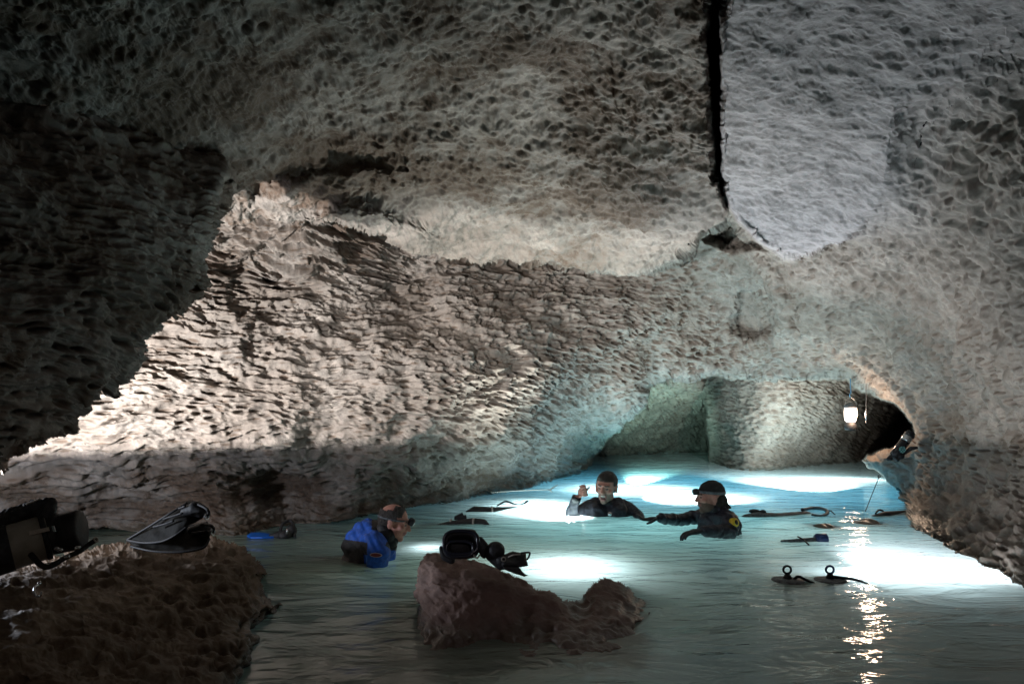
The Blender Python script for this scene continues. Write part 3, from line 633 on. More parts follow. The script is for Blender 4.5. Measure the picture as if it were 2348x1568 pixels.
# --- man with a knit cap and headlamp, seen in profile
TB = 5.3
pb = thing('person', atz(1645, 1222, 0.0), 'man in black suit and knit cap, long dark hair, reaching an arm over the water', 'person')
fb = head_frame(at(1627, 1141, TB), math.radians(90 + 8), math.radians(-3))
b = Blob(); add_head(b, fb, 1.02)
b.chain([at(1636, 1150, TB), at(1642, 1170, TB + .03), at(1645, 1190, TB + .03)], [0.056, 0.058, 0.08])
b.chain([at(1645, 1195, TB + .05), at(1648, 1290, TB + .05)], [0.08, 0.09])
far = [at(1612, 1182, TB + 0.17), at(1562, 1190, TB + 0.15), at(1512, 1189, TB - 0.0)]; nr = [at(1672, 1192, TB - 0.14), at(1672, 1216, TB - 0.24), at(1612, 1217, TB - 0.32)]
b.chain(far, [0.04, 0.034, 0.026]); b.chain(nr, [0.04, 0.034, 0.026])
b.build('body', FM(STUBBLE), pb, 0.0055, 2, face_paint(fb, 1.02, True))
b = Blob(); hand(b, at(1508, 1188, TB - 0.02), (-1, -0.05, -0.10), (0.1, -1, 0.05), (0.0, 0.0, 1), 1.05, 0.35); b.build('glove', [NEOPRENE], pb, 0.005, 1)
b = Blob(); hand(b, at(1610, 1217, TB - 0.33), (-1, -0.12, -0.12), (-0.1, 1, 0), (0.0, 0.0, 1), 1.1, 0.35); b.build('glove', [NEOPRENE], pb, 0.005, 1)
b = Blob()
b.chain([at(1643, 1166, TB + .01), at(1645, 1182, TB + .03)], [0.078, 0.105])
b.chain([at(1615, 1184, TB + 0.15), at(1640, 1186, TB + 0.05), at(1670, 1194, TB - 0.12)], [0.075, 0.10, 0.078])
b.chain([at(1640, 1200, TB + .04), at(1640, 1290, TB + .04)], [0.135, 0.14]); b.chain([at(1662, 1205, TB + .0), at(1655, 1290, TB + .0)], [0.125, 0.13])
b.chain([at(1612, 1184, TB + .17), at(1585, 1186, TB + .17), at(1562, 1191, TB + .15)], [0.066, 0.052, 0.05]); b.chain([at(1562, 1191, TB + .15), at(1535, 1190, TB + .07), at(1514, 1188, TB)], [0.046, 0.046, 0.038])
b.chain([at(1672, 1196, TB - .14), at(1676, 1217, TB - .22), at(1645, 1218, TB - .29), at(1615, 1217, TB - .32)], [0.075, 0.056, 0.048, 0.038])
suit = b.build('drysuit', [DRYSUIT], pb, 0.008, 2, None, 0.011, 11)
bm = bmesh.new(); strap_band(bm, at(1641, 1166, TB + .01), (0.1, 0.05, 1), 0.064, 0.05, 0.012); mesh_obj('collar', bm, NEOPRENE, suit)
c0 = at(1681, 1198, TB - 0.215); nrm = Vector((0.55, -0.8, 0.25)).normalized()
bm = bmesh.new(); lathe(bm, c0 - nrm * 0.01, c0 + nrm * 0.030, [(0, 0.034), (0.8, 0.034), (1, 0.031)]); bd = mesh_obj('round_badge', bm, YELLOW, suit); bd['label'] = 'round yellow sleeve badge with dark marks'
bm = bmesh.new(); lathe(bm, c0 + nrm * 0.0305, c0 + nrm * 0.032, [(0, 0.018), (1, 0.018)]); em = mesh_obj('emblem', bm, NEOPRENE, bd)
b = Blob(); f_, R_, c_ = fb; b.ell(f_(0, -0.024, 0.048), (0.084, 0.104, 0.086), R_)
clip_build(fb, 'knit_cap', b, [BEANIE], pb, lambda x, y, z: z > 0.036 + 0.12 * y, 0.005, 0.003, 40)
b = Blob(); b.ell(f_(0, -0.070, 0.0), (0.072, 0.045, 0.062), R_); b.ell(f_(0.045, -0.055, -0.02), (0.035, 0.035, 0.06), R_); b.ell(f_(-0.045, -0.055, -0.02), (0.035, 0.035, 0.06), R_)
b.chain([f_(0.02, -0.09, -0.02), f_(0.03, -0.10, -0.075), f_(0.02, -0.115, -0.115)], [0.045, 0.035, 0.010]); b.chain([f_(-0.02, -0.09, -0.02), f_(-0.02, -0.115, -0.06), f_(-0.02, -0.155, -0.085)], [0.045, 0.028, 0.008])
b.chain([f_(0.07, -0.03, 0.03), f_(0.074, -0.045, -0.02), f_(0.06, -0.06, -0.07)], [0.018, 0.02, 0.012])
b.build('hair', [HAIR], pb, 0.005, 1, None, 0.006, 60)
def head_lamp(fr, k, parent, z0=0.045, lens=LEDW, hw=0.011):
    f, R, c = fr; bm = bmesh.new(); n = 40; rings = []
    for i in range(n):
        a = 2 * math.pi * i / n; x, y = math.sin(a) * 0.088 * k, -0.018 * k + math.cos(a) * 0.110 * k; zz = z0 + 0.12 * y
        rings.append([bm.verts.new(f(x * m_, -0.018 * k + (y + 0.018 * k) * m_, zz + dz_)) for m_, dz_ in ((0.99, -hw), (1.015, -hw), (1.015, hw), (0.99, hw))])
    for i in range(n):
        r0, r1 = rings[i], rings[(i + 1) % n]
        for j in range(4): bm.faces.new((r0[j], r0[(j + 1) % 4], r1[(j + 1) % 4], r1[j]))
    st = mesh_obj('headlamp_strap', bm, GREYGEAR, parent)
    bm = bmesh.new(); a_, b_ = f(0, 0.090 * k, z0 + 0.012), f(0, 0.130 * k, z0 + 0.004); lathe(bm, a_, b_, [(0, .022), (0.3, .026), (0.9, .023), (1, .019)]); h = mesh_obj('lamp_head', bm, RUBBER, st)
    d = (b_ - a_).normalized(); bm = bmesh.new(); lathe(bm, b_ + d * 0.0005, b_ + d * 0.004, [(0, .0145), (1, .013)]); mesh_obj('lens', bm, lens, h)
    return st
head_lamp(fb, 1.0, pb, 0.045, RUBBER)

# --- hunched man in the blue suit
TC = 4.35
pc = thing('person', atz(850, 1290, 0.0), 'balding man in a bright blue suit wading hunched beside the wall with a headlamp', 'person')
fc = head_frame(at(905, 1198, TC), math.radians(-90 - 6), math.radians(-17))
b = Blob(); add_head(b, fc, 0.95)
b.chain([at(898, 1208, TC), at(886, 1222, TC + .02), at(868, 1235, TC + .03)], [0.056, 0.060, 0.08]); b.chain([at(865, 1240, TC + .03), at(835, 1290, TC + .03), at(830, 1380, TC + .03)], [0.08, 0.08, 0.08])
b.chain([at(860, 1250, TC - .15), at(862, 1290, TC - .18), at(850, 1325, TC - .12)], [0.045, 0.04, 0.03])
b.build('body', FM(STUBBLE), pc, 0.0055, 2, face_paint(fc, 0.95, False))
b = Blob()
b.chain([at(872, 1232, TC + .02), at(845, 1232, TC + .05), at(832, 1252, TC + .05)], [0.095, 0.125, 0.135]); b.chain([at(860, 1250, TC + .02), at(835, 1300, TC + .05), at(835, 1390, TC + .05)], [0.15, 0.155, 0.15])
b.chain([at(872, 1248, TC + .17), at(890, 1272, TC + .12), at(898, 1300, TC + .1)], [0.07, 0.055, 0.05])
b.chain([at(858, 1246, TC - .14), at(866, 1270, TC - .18), at(862, 1300, TC - .16), at(850, 1330, TC - .1)], [0.082, 0.075, 0.062, 0.055])
def paint_c(p):
    x, y, t_ = pix(p)
    if x < 842 and y > 1237 + (x - 800) * 0.15 and y > 1232 and not (x > 835 and y > 1272): return 1
    if x + 0.55 * (y - 1262) > 876 - 0.0 and (x - 862) * 0.9 + 1212 > y - 18 and y < 1262: return 1
    if y < 1212 + (x - 850) * 0.15 + 2 and x > 852: return 1
    return 0
suit = b.build('drysuit', [BLUESUIT, NEOPRENE], pc, 0.008, 2, paint_c, 0.012, 9)
b = Blob(); b.chain([at(868, 1211, TC + .06), at(885, 1222, TC + .02), at(899, 1240, TC - .03)], [0.05, 0.062, 0.042]); b.chain([at(880, 1212, TC - 0.02), at(890, 1228, TC - .04)], [0.05, 0.05])
b.build('collar', [NEOPRENE], suit, 0.006, 2)
c0 = at(862, 1272, TC - 0.262); nrm = Vector((0.1, -1, 0.12)).normalized(); ra = Vector((1, 0.1, -0.08)).normalized(); rb = nrm.cross(ra)
def disc(c, ra, rb, a, bb, n_, th, name, mat, par):
    bm = bmesh.new(); slab(bm, [c + ra * a * math.cos(2 * math.pi * i / 32) + rb * bb * math.sin(2 * math.pi * i / 32) for i in range(32)], n_, th); return mesh_obj(name, bm, mat, par, False)
bd = disc(c0, ra, rb, 0.037, 0.013, nrm, 0.004, 'oval_badge', WEB, suit); bd['label'] = 'oval maroon sleeve badge with a pale rim'
disc(c0 + nrm * 0.003, ra, rb, 0.031, 0.0095, nrm, 0.002, 'badge_field', MAROON, bd)
b = Blob(); hair_cap(b, fc, 0.95, grow=0.005)
clip_build(fc, 'hair', b, [HAIRG], pc, lambda x, y, z: ((y < 0.045 and z > 0.005 and z < 0.112) or (y < -0.02 and z > -0.05)) and not (y < -0.018 and z > 0.066 and abs(x) < 0.065) and not (abs(x) > 0.04 and y > 0.02 and z < 0.05), 0.005, 0.004, 45)
head_lamp(fc, 0.93, pc, 0.030, STEEL, 0.006)

# ------------------------------------------------------------------ gear
def ring_mesh(c, n, R0, r, name, mat, parent=None, sx=1.0):
    n = Vector(n).normalized(); a = n.orthogonal().normalized(); b_ = n.cross(a); c = Vector(c); bm = bmesh.new()
    tube(bm, [c + a * R0 * sx * math.cos(2 * math.pi * i / 28) + b_ * R0 * math.sin(2 * math.pi * i / 28) for i in range(28)], r, 10, True); return mesh_obj(name, bm, mat, parent)
def tubes(name, pts, r, mat, parent=None, n=8):
    bm = bmesh.new(); tube(bm, smooth_path(pts, n), r, 8); return mesh_obj(name, bm, mat, parent)
def cyl(name, a, b_, prof, mat, parent=None, seg=40):
    bm = bmesh.new(); lathe(bm, a, b_, prof, seg); return mesh_obj(name, bm, mat, parent, True)

# cylinder rig on the big boulder
T1 = 2.62
rg = thing('dive_cylinder', at(60, 1310, T1), 'black and grey dive cylinder rig lying on the big boulder, pale webbing along it', 'dive cylinder')
a0, a1 = at(-75, 1285, T1 - 0.15), at(112, 1228, T1)
ax = (a1 - a0).normalized()
cyl('tank', a0, a1, [(0, .06), (0.02, .078), (0.08, .084), (0.97, .084), (1, .078)], GREY, rg)
e0 = a1; e1 = at(190, 1212, T1 + 0.03)
can = cyl('end_cap', e0, e1, [(0, .070), (0.03, .0745), (0.36, .0745), (0.38, .070), (0.42, .0745), (0.90, .0765), (0.97, .073), (1, .060)], RUBBER, rg)
cyl('tank_band', a0 + ax * 0.02, a0 + ax * 0.13, [(0, .0845), (0.02, .0885), (0.98, .0885), (1, .0845)], NEOPRENE, rg)
side = Vector((0.03, -1, 0.35)).normalized()
bm = bmesh.new(); w0, w1 = at(38, 1229, T1 - .10) , at(110, 1214, T1 - .085)
upv = Vector((0, 0.35, 1)).normalized(); slab(bm, [w0 + upv * .009, w1 + upv * .009, w1 - upv * .006 + ax * .006, w0 - upv * .010], side, 0.004); mesh_obj('webbing', bm, WEB, rg, False)
b = Blob(); b.chain([at(-60, 1215, T1 - .02), at(20, 1190, T1), at(85, 1165, T1 + .02), at(118, 1150, T1 + .02)], [0.045, 0.042, 0.034, 0.020]); b.chain([at(118, 1152, T1 + .02), at(112, 1172, T1 + .01), at(96, 1200, T1)], [0.022, 0.028, 0.04]); b.chain([at(-50, 1212, T1 + .05), at(90, 1192, T1 + .05)], [0.045, 0.04])
wing = b.build('buoyancy_wing', [NEOPRENE], rg, 0.006, 2, None, 0.006, 25)
tubes('edge_binding', [at(60, 1156, T1 - 0.02), at(75, 1150, T1 - 0.015), at(92, 1143, T1 - 0.01)], 0.003, WEB, wing)
strap_b = bmesh.new(); strap_band(strap_b, a1 - ax * 0.012, ax, 0.082, 0.018, 0.006); sb_ = mesh_obj('cam_strap', strap_b, NEOPRENE, rg)
bm = bmesh.new(); slab(bm, [at(119, 1206, T1 - .1), at(124, 1205, T1 - .1), at(128, 1218, T1 - .1), at(123, 1219, T1 - .1)], side, 0.006); mesh_obj('buckle', bm, STEEL, sb_, False)
hs = tubes('hose', [at(70, 1270, T1 - .1), at(105, 1300, T1 - .12), at(150, 1278, T1 - .08), at(185, 1262, T1 - .04), at(203, 1248, T1), at(219, 1238, T1)], 0.010, RUBBER, rg)
d_ = (at(219, 1238, T1) - at(203, 1248, T1)).normalized(); ring_mesh(at(220, 1237, T1), d_, 0.009, 0.003, 'hose_mouth', GREY, hs)
for q0, q1 in (((170, 1257), (184, 1254)), ((125, 1255), (143, 1262)), ((100, 1296), (128, 1290)), ((146, 1277), (160, 1274))):
    cyl('fitting', at(*q0, T1 - .11), at(*q1, T1 - .10), [(0, .005), (0.1, .007), (0.45, .007), (0.5, .005), (0.55, .007), (0.9, .007), (1, .005)], STEEL, rg, 14)
cp_ = thing('carabiner', at(85, 1360, 2.24), 'small steel bolt snap lying on the dark boulder below the cylinder rig', 'clip')
tubes('hook', [at(88, 1340, 2.24), at(80, 1345, 2.22), at(78, 1356, 2.2), at(83, 1366, 2.2), at(92, 1366, 2.2), at(94, 1357, 2.2)], 0.0035, STEEL, cp_)
cyl('swivel', at(88, 1340, 2.24), at(92, 1332, 2.25), [(0, .004), (0.5, .006), (1, .003)], STEEL, cp_, 12)

# the two swim fins
def fin(poly, ctrl, label, pocket, strap, slots, seed, rails):
    sh = inflate('blade', poly, ctrl, 0.022, FINRUB, rnd=12, rag=0.0, step=1.3, seed=seed)
    e = thing('swim_fin', Vector(sh.data.vertices[0].co), label, 'swim fin', 'pair of swim fins on the boulder'); place(sh, e)
    for r_ in rails: tubes('rail', [at(*p) for p in r_], 0.0055, RUBBER, e)
    b = Blob(); b.chain([at(*p[:3]) for p in pocket], [p[3] for p in pocket]); pk = b.build('foot_pocket', [RUBBER], e, 0.004, 2)
    st = tubes('heel_strap', [at(*p) for p in strap], 0.007, NEOPRENE, pk)
    ring_mesh(at(*strap[-1]), (1, -0.3, 0), 0.012, 0.0035, 'buckle', STEEL, st)
    for q in slots: tubes('vent_slot', [at(*p) for p in q], 0.005, NEOPRENE, sh)
    return e
fin([(290, 1236), (340, 1205), (382, 1178), (409, 1163), (431, 1149), (447, 1147), (463, 1153), (474, 1168), (477, 1176), (467, 1187), (447, 1199), (428, 1207), (415, 1216), (391, 1234), (361, 1242), (323, 1244)],
    [(290, 1236, 3.32), (380, 1185, 3.25), (440, 1150, 3.28), (475, 1175, 3.22), (420, 1210, 3.14), (360, 1242, 3.18)],
    'upper swim fin of the pair, tilted up against the other on the boulder', [(425, 1172, 3.2, .022), (448, 1166, 3.2, .036), (462, 1172, 3.19, .030)],
    [(455, 1156, 3.18), (474, 1166, 3.15), (479, 1178, 3.15), (474, 1184, 3.15)], [[(375, 1190, 3.19), (400, 1182, 3.165), (418, 1176, 3.15)], [(352, 1208, 3.2), (378, 1201, 3.17), (398, 1194, 3.155)], [(410, 1166, 3.2), (425, 1160, 3.18)]], 5,
    [[(292, 1237, 3.3), (340, 1208, 3.26), (385, 1180, 3.22), (430, 1152, 3.24)], [(292, 1238, 3.3), (330, 1244, 3.2), (370, 1241, 3.15), (400, 1228, 3.13), (428, 1208, 3.14)]])
fin([(290, 1240), (345, 1240), (400, 1228), (430, 1204), (476, 1194), (483, 1207), (484, 1222), (477, 1249), (458, 1258), (415, 1265), (372, 1264), (317, 1258)],
    [(290, 1240, 3.36), (430, 1204, 3.36), (480, 1200, 3.36), (478, 1245, 3.26), (415, 1262, 3.22), (330, 1258, 3.26)],
    'lower swim fin of the pair, lying flat on the boulder under the other', [(440, 1216, 3.32, .022), (465, 1212, 3.32, .032), (474, 1218, 3.32, .028)],
    [(470, 1202, 3.3), (484, 1205, 3.28), (490, 1212, 3.28), (488, 1220, 3.28)], [[(440, 1222, 3.27), (462, 1219, 3.26), (476, 1216, 3.26)]], 9,
    [[(300, 1252, 3.28), (350, 1263, 3.22), (415, 1265, 3.2), (465, 1256, 3.22), (480, 1235, 3.26)]])

# masks and pouch on the middle rock
T2 = 3.17
mk = thing('dive_mask', at(1059, 1278, T2), 'black dive mask lying hollow side up on the high end of the reddish rock', 'dive mask')
b = Blob(); c_m = at(1058, 1250, T2); Rm = Matrix.Rotation(math.radians(-18), 3, 'X')
def sup(c, a, bb, n_=36, p=3.0, tiltm=Rm, dy=0.0):
    o_ = []
    for i in range(n_):
        th = 2 * math.pi * i / n_; cs, sn = math.cos(th), math.sin(th)
        o_.append(c + tiltm @ Vector((a * abs(cs) ** (2 / p) * (1 if cs >= 0 else -1), dy, bb * abs(sn) ** (2 / p) * (1 if sn >= 0 else -1))))
    return o_
bm = bmesh.new(); rings = []
for a_, b_2, dy in ((.080, .058, .02), (.086, .063, -.01), (.080, .057, -.035), (.066, .045, -.04), (.056, .036, -.02), (.050, .030, .02), (.040, .022, .035)):
    rings.append([bm.verts.new(p) for p in sup(c_m, a_, b_2, dy=dy)])
for r0, r1 in zip(rings, rings[1:]):
    for i in range(36): bm.faces.new((r0[i], r0[(i + 1) % 36], r1[(i + 1) % 36], r1[i]))
bm.faces.new(rings[-1]); bm.faces.new(rings[0][::-1])
sk = mesh_obj('skirt', bm, RUBBER, mk)
GLOSS = simple('glossy_skirt', (0.022, 0.024, 0.034), 0.22)
bm = bmesh.new(); tube(bm, sup(c_m + Vector((0, 0, .008)), .078, .052, dy=-.040), .0085, 8, True); mesh_obj('rim', bm, GLOSS, sk)
bm = bmesh.new(); tube(bm, sup(c_m + Vector((-.004, 0, -.022)), .062, .034, dy=-.050), .0075, 8, True); mesh_obj('seal', bm, GLOSS, sk)
b = Blob(); b.chain([at(1045, 1224, T2 + .03), at(1082, 1224, T2 + .03)], [0.024, 0.024]); b.build('nose_pocket', [RUBBER], mk, 0.005, 2)
b = Blob(); b.chain([at(1012, 1256, T2), at(1020, 1275, T2), at(1035, 1284, T2 - .01)], [0.012, 0.020, 0.018]); b.build('strap', [RUBBER], mk, 0.004, 1)
b = Blob(); b.chain([at(1100, 1240, T2 + .02), at(1108, 1256, T2 + .02), at(1110, 1270, T2 + .02)], [0.022, 0.030, 0.020]); b.build('side_arm', [RUBBER], mk, 0.005, 2)
tubes('buckle', [at(1084, 1263, T2 - .05), at(1087, 1275, T2 - .05), at(1095, 1278, T2 - .05), at(1101, 1271, T2 - .05)], 0.0035, WEB, mk)
hd = thing('hood', at(1137, 1282, T2 - .02), 'round black neoprene hood between the mask and the pouch on the reddish rock', 'hood')
b = Blob(); b.ell(at(1136, 1262, T2 - .02), (.045, .045, .042)); b.chain([at(1128, 1270, T2 - .02), at(1150, 1292, T2 - .04)], [0.034, 0.030]); b.build('crown', [NEOPRENE], hd, 0.005, 2)
b = Blob(); b.chain([at(1150, 1285, T2 - .05), at(1170, 1303, T2 - .06)], [0.028, 0.016]); b.build('neck_flap', [NEOPRENE], hd, 0.005, 2)
K7 = lambda x, y: ((1000 + x / 7.827) * 0.978, (1200 + y / 7.827) * 0.978)
bg = thing('gear_pouch', at(1190, 1320, 3.1), 'angular black gear pouch with a strap loop at the sloping side of the rock', 'pouch')
sh = inflate('bag', [K7(*p) for p in ((1400, 780), (1580, 705), (1740, 742), (1830, 760), (1845, 880), (1878, 985), (1700, 1020), (1500, 1010), (1380, 1000), (1340, 880))], [(*K7(1400, 800), 3.12), (*K7(1850, 760), 3.12), (*K7(1850, 980), 3.08), (*K7(1380, 1000), 3.06)], 0.07, NEOPRENE, rnd=14, rag=0.5, step=1.2, seed=15); place(sh, bg)
sh = inflate('flap', [K7(*p) for p in ((1380, 990), (1700, 1010), (1765, 1080), (1820, 1130), (1890, 1140), (1800, 1190), (1600, 1130), (1420, 1050))], [(*K7(1400, 1000), 3.06), (*K7(1890, 1140), 3.08), (*K7(1600, 1130), 3.04), (*K7(1700, 1010), 3.07)], 0.03, NEOPRENE, rnd=8, rag=0.5, step=1.2, seed=16); place(sh, bg)
tubes('strap_loop', [at(*K7(1730, 752), 3.09), at(*K7(1820, 742), 3.09), at(*K7(1890, 745), 3.09), at(*K7(1885, 800), 3.09), at(*K7(1845, 870), 3.08)], 0.0045, NEOPRENE, bg)
tubes('zip_tape', [at(*K7(1500, 825), 3.03), at(*K7(1600, 785), 3.02), at(*K7(1720, 775), 3.03)], 0.003, WEB, bg)
ring_mesh(at(*K7(1415, 865), 3.03), (0.2, -1, 0.2), 0.009, 0.0025, 'ring', GREY, bg)

# gear floating at the surface
def P0(x, y, dz=0.0): p = atz(x, y, 0.0); p.z += dz; return p
fl = thing('floating_cylinder', P0(1120, 1172), 'slim black cylinder with one pale band floating beside the bright patch under the wall', 'dive cylinder', 'gear floating along the left wall')
b = Blob(); b.chain([P0(1070, 1173), P0(1088, 1171, .0), P0(1128, 1171, -.015), P0(1180, 1162, -.05)], [0.012, 0.045, 0.052, 0.05]); b.build('tank', [RUBBER], fl, 0.007, 2)
bm = bmesh.new(); ax_ = (P0(1140, 1170) - P0(1088, 1171)).normalized(); strap_band(bm, P0(1128, 1171, -.012), ax_, 0.053, 0.014); mesh_obj('band', bm, WEB, fl)
tubes('hose', [P0(1140, 1160, .0), P0(1160, 1154, .02), P0(1190, 1158, .0), P0(1210, 1152, .015)], 0.010, RUBBER, fl)
fl = thing('floating_cylinder', P0(1070, 1198), 'black cylinder with two pale bands and a square valve block floating before the wall', 'dive cylinder', 'gear floating along the left wall')
b = Blob(); b.chain([P0(985, 1204, -.05), P0(1030, 1201, -.02), P0(1085, 1199, -.005), P0(1108, 1200, .0), P0(1122, 1203, -.01)], [0.04, 0.045, 0.050, 0.04, 0.012]); b.build('tank', [RUBBER], fl, 0.007, 2)
ax_ = (P0(1085, 1199) - P0(1030, 1201)).normalized()
for x_, r_ in ((1086, 0.052), (1034, 0.047)):
    bm = bmesh.new(); strap_band(bm, P0(x_, 1200, -.012), ax_ + Vector((0, -.3, 0)), r_, 0.014); mesh_obj('band', bm, WEB, fl)
bm = bmesh.new(); slab(bm, [P0(1041, 1199, .03), P0(1042, 1199, .055), P0(1060, 1198, .085), P0(1063, 1198, .06), P0(1069, 1198, .065), P0(1070, 1198, .03)], (0.1, -1, 0), 0.05); mesh_obj('valve_block', bm, RUBBER, fl, False, 0.003)
fl = thing('floating_fin', P0(595, 1236), 'bright blue fin blade floating in the dark corner behind the boulder', 'swim fin')
sh = bmesh.new(); slab(sh, [P0(566, 1232, .01), P0(575, 1228, .02), P0(600, 1228, .02), P0(626, 1229, .01), P0(628, 1233, .005), P0(600, 1236, .01), P0(575, 1236, .01)], (0, 0, 1), 0.014); mesh_obj('blade', sh, BLUEFIN, fl, False, 0.003)
b = Blob(); b.chain([P0(622, 1232, .01), P0(638, 1231, .01)], [0.02, 0.035]); b.build('foot_pocket', [RUBBER], fl, 0.005, 1)
fl = thing('regulator', P0(650, 1234), 'black regulator tangle with hoses floating right behind the blue fin', 'regulator')
b = Blob(); b.ell(P0(652, 1233, .02), (.05, .05, .04)); b.ell(P0(668, 1230, .04), (.04, .04, .05)); b.build('second_stage', [RUBBER], fl, 0.006, 1)
tubes('hose', [P0(640, 1233, .02), P0(648, 1228, .09), P0(668, 1226, .10), P0(676, 1232, .0)], 0.012, RUBBER, fl); cyl('fitting', P0(657, 1236, .04), P0(658, 1236, .075), [(0, .008), (1, .008)], STEEL, fl, 12)

fl = thing('floating_cylinder', P0(1790, 1180), 'long grey cylinder floating nearly submerged behind the man in the knit cap', 'dive cylinder')
b = Blob(); b.chain([P0(1708, 1184, -.01), P0(1735, 1183, -.012), P0(1790, 1180, -.035), P0(1850, 1176, -.03)], [0.03, 0.05, 0.052, 0.05]); b.build('tank', [GREYGEAR], fl, 0.008, 2)
b = Blob(); b.ell(P0(1730, 1182, .04), (.05, .03, .02)); b.ell(P0(1750, 1182, .035), (.03, .02, .02)); b.build('buckle_pad', [RUBBER], fl, 0.006, 1)
tubes('strap_loop', [P0(1840, 1176, .03), P0(1862, 1170, .02), P0(1885, 1171, .02), P0(1898, 1177, .01), P0(1885, 1183, .0), P0(1862, 1181, .0)], 0.016, GREYGEAR, fl)
tubes('bungee', [P0(1895, 1174, .01), P0(1905, 1175, .015), P0(1915, 1180, .0)], 0.006, RUBBER, fl)
fl = thing('floating_light', P0(1845, 1240), 'slim grey torch with a dark blue end floating in front of the grey cylinder', 'dive torch')
b = Blob(); b.chain([P0(1793, 1241, -.0), P0(1815, 1241, -.005), P0(1872, 1239, .0)], [0.012, 0.022, 0.026]); b.build('barrel', [GREYGEAR], fl, 0.005, 1)
cyl('head', P0(1868, 1239, .012), P0(1896, 1239, .01), [(0, .026), (0.2, .040), (0.95, .042), (1, .034)], simple('navy_plastic', (0.012, 0.03, 0.10), 0.4), fl, 24)
tubes('lanyard', [P0(1830, 1238, .025), P0(1842, 1243, .02), P0(1855, 1249, .0)], 0.006, RUBBER, fl)
fl = thing('submerged_slab', P0(2045, 1178), 'dark flat case hanging at the surface on a thin line by the right wall', 'case')
b = Blob(); b.chain([P0(2003, 1183, -.02), P0(2030, 1180, -.02), P0(2085, 1170, -.03)], [0.03, 0.052, 0.035]); b.build('shell', [NEOPRENE], fl, 0.008, 2)
tubes('handle', [P0(2008, 1182, .02), P0(2016, 1179, .04), P0(2026, 1179, .03)], 0.008, NEOPRENE, fl)
ln = thing('line', P0(1984, 1172), 'thin dark line running from the ledge down to the floating case', 'line')
tubes('strand', [at(2016, 1092, 6.85), at(2000, 1132, 6.6), P0(1984, 1173, .0)], 0.004, NEOPRENE, ln, 4); ring_mesh(at(2016, 1092, 6.85), (0, 1, 0), 0.012, 0.004, 'knot', NEOPRENE, ln)
PROCK = rock_material('pale_wet_rock', const=dict(pit=0.2, feather=0.3, lump=0.2, strata=0.0, patina=0.1), base=(0.42, 0.34, 0.28), stain=(0.22, 0.15, 0.11), scale=2.0, amp=0.35)
for (x_, y_, w_, lab) in ((1893, 1203, .14, 'pale rounded rock just breaking the surface left of the other one'), (1988, 1194, .16, 'pale rounded rock just breaking the surface nearest the right wall')):
    b = Blob(); p = P0(x_, y_ + 4); b.ell((p.x, p.y, -.055), (w_, .13, .095)); b.ell((p.x - w_ * 0.5, p.y + .06, -.09), (w_ * .8, .1, .09)); o = b.build('rock', [PROCK], None, 0.012, 2, None, 0.02, 6); tag(o, lab, 'rock')

# two submerged scooters with ring handles
def scooter(cx, cy, label, blue, cable):
    e = thing('dive_scooter', P0(cx, cy), label, 'dive scooter', 'submerged scooters with ring handles'); c = P0(cx, cy + 14)
    cyl('hull', Vector((c.x, c.y, -0.55)), Vector((c.x, c.y, 0.012)), [(0, .085), (0.06, .10), (0.90, .108), (0.955, .102), (0.985, .085), (1, .05)], GREYGEAR, e)
    n0 = Vector((c.x + 0.0, c.y, -0.02)); nk = cyl('neck', n0, n0 + Vector((0, 0, .055)), [(0, .022), (0.3, .018), (0.6, .024), (1, .014)], RUBBER, e, 20)
    ring_mesh(n0 + Vector((0, 0, .078)), (0.1, 1, 0.1), 0.021, 0.0062, 'ring_handle', simple('ring_blue', (0.01, 0.03, 0.14), 0.35) if blue else RUBBER, nk)
    tubes('cable', [n0 + Vector(v) for v in cable], 0.008, RUBBER, e)
    for s_ in (-1, 1): cyl('clip_post', n0 + Vector((s_ * .035, -.02, 0)), n0 + Vector((s_ * .035, -.02, .028)), [(0, .008), (0.6, .01), (1, .006)], RUBBER, e, 12)
scooter(1806, 1316, 'submerged grey scooter with a black ring handle, further from the glints', False, [(.02, -.02, .02), (.05, -.02, .045), (.09, -.03, .03), (.13, -.06, .012), (.17, -.1, -.02)])
scooter(1904, 1316, 'submerged grey scooter with a dark blue ring handle beside the bright patch', True, [(.02, .0, .04), (.06, .0, .035), (.12, -.02, .03), (.16, -.06, .02), (.19, -.14, .0), (.21, -.2, -.03)])

# guide line along the wall foot
gl_ = thing('guide_line', at(1195, 1124, 7.3), 'pale cord stretched along the foot of the wall above the water', 'cord')
tubes('strand', [at(1126, 1129, 7.0), at(1190, 1124.5, 7.1), at(1262, 1122, 7.3)], 0.005, WEB, gl_, 3); tubes('tie', [at(1278, 1112, 7.5), at(1262, 1122, 7.3), at(1266, 1128, 7.3)], 0.006, WEB, gl_, 3)

# hanging camping lantern
TL = 7.9
lt = thing('lantern', at(1950, 984, TL), 'lit camping lantern with a glowing globe hanging in the cave mouth', 'lantern')
V = lambda x, y: at(x, y, TL)
cyl('base', V(1950.5, 985), V(1950.5, 967), [(0, .060), (0.1, .066), (0.55, .066), (0.8, .056), (1, .042)], RUBBER, lt, 28)
gl = cyl('globe', V(1950, 966), V(1950, 936), [(0, .050), (0.15, .060), (0.85, .066), (1, .062)], GLOW, lt, 28)
for i in range(8):
    a_ = 2 * math.pi * i / 8; o1 = Vector((math.cos(a_) * .069, math.sin(a_) * .069, 0)); o2 = Vector((math.cos(a_) * .073, math.sin(a_) * .073, 0))
    tubes('guard_wire', [V(1950, 967) + o1 * 0.85, V(1950, 951) + o2 * 1.02, V(1950, 934) + o2 * .95], 0.002, GREY, lt, 3)
cyl('cap', V(1950, 935), V(1950, 923), [(0, .072), (0.2, .074), (0.5, .060), (1, .02)], GREYGEAR, lt, 28)
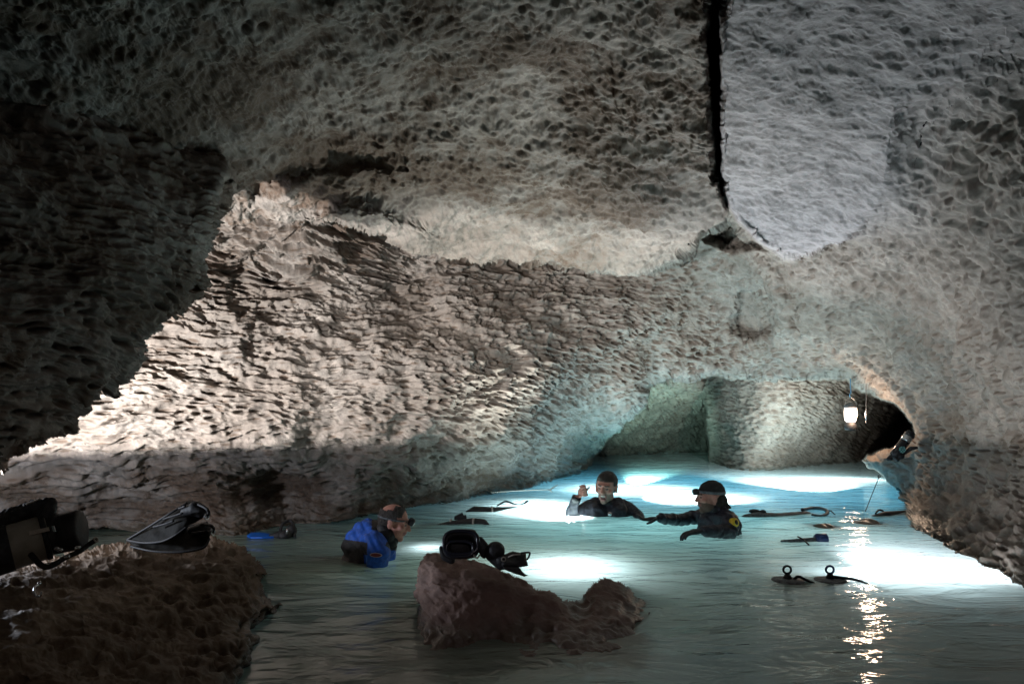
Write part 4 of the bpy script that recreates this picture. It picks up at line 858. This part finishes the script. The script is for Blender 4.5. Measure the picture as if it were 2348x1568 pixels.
tubes('bail', [V(1936, 934), V(1940, 918), V(1950, 911), V(1960, 918), V(1964, 934)], 0.003, STEEL, lt)
tubes('hook', [V(1950, 912), V(1948, 905), V(1951, 899), V(1950, 885), V(1950, 868)], 0.006, simple('blue_cord', (0.04, 0.14, 0.25), 0.6), lt)
LT = lamp('lantern_light', 'POINT', V(1950, 951), 34, (1.0, 0.68, 0.46), 0.07); LT.location.y -= 0.085; LT.location.z += 0.0
rd = thing('hanging_rod', at(1986, 965, 7.7), 'thin metal rod hanging from the rock beside the lantern', 'rod')
cyl('rod', at(1986, 966, 7.7), at(1986, 880, 7.7), [(0, .008), (0.25, .010), (0.3, .004), (1, .004)], STEEL, rd, 10); cyl('tip', at(1986, 970, 7.7), at(1986, 966, 7.7), [(0, .004), (1, .010)], GREY, rd, 10)

# canister light leaning on the ledge
T3 = 6.85
cn_ = thing('canister_light', at(2060, 1052, T3), 'black canister with a steel collar and teal round emblem leaning on the rock ledge', 'canister')
A_, B_ = at(2049, 1047, T3), at(2091, 990, T3); ax_ = (B_ - A_).normalized(); L_ = (B_ - A_).length
cyl('canister_body', A_, A_ + ax_ * L_ * .62, [(0, .036), (0.05, .046), (1, .046)], simple('gloss_black', (0.02, 0.018, 0.022), 0.18), cn_, 32)
cyl('steel_collar', A_ + ax_ * L_ * .62, A_ + ax_ * L_ * .82, [(0, .045), (0.02, .047), (0.98, .047), (1, .045)], STEEL, cn_, 32)
cyl('lid', A_ + ax_ * L_ * .82, B_, [(0, .050), (0.5, .050), (0.52, .040), (0.9, .040), (1, .03)], RUBBER, cn_, 12)
nn = Vector((0.25, -1, 0.1)); nn = (nn - ax_ * nn.dot(ax_)).normalized(); rr = ax_.cross(nn)
m = NT('emblem_grid'); ob = m.n('TexCoord').outputs['Object']; ck = m.n('TexChecker', inp={'Vector': ob, 'Scale': 70.0, 'Color1': (0.25, 0.65, 0.62, 1), 'Color2': (0.03, 0.08, 0.12, 1)})
pb_ = m.n('BsdfPrincipled', inp={'Base Color': ck.outputs[0], 'Roughness': 0.3}); m.link(pb_.outputs[0], m.out.inputs[0])
disc(A_ + ax_ * L_ * .32 + nn * .047, ax_, rr, .034, .034, nn, .004, 'emblem', m.m, cn_)
b = Blob(); b.chain([at(2036, 1052, T3), at(2046, 1044, T3), at(2058, 1054, T3 - .04)], [.018, .026, .02]); b.ell(at(2066, 1046, T3 - .04), (.035, .03, .03)); b.ell(at(2040, 1052, T3), (.025, .025, .018)); b.build('bracket', [RUBBER], cn_, 0.005, 1)
b = Blob(); b.chain([at(2072, 1040, T3), at(2088, 1028, T3 - .02), at(2102, 1026, T3 - .04)], [.018, .022, .014]); b.build('strap', [RUBBER], cn_, 0.005, 1)
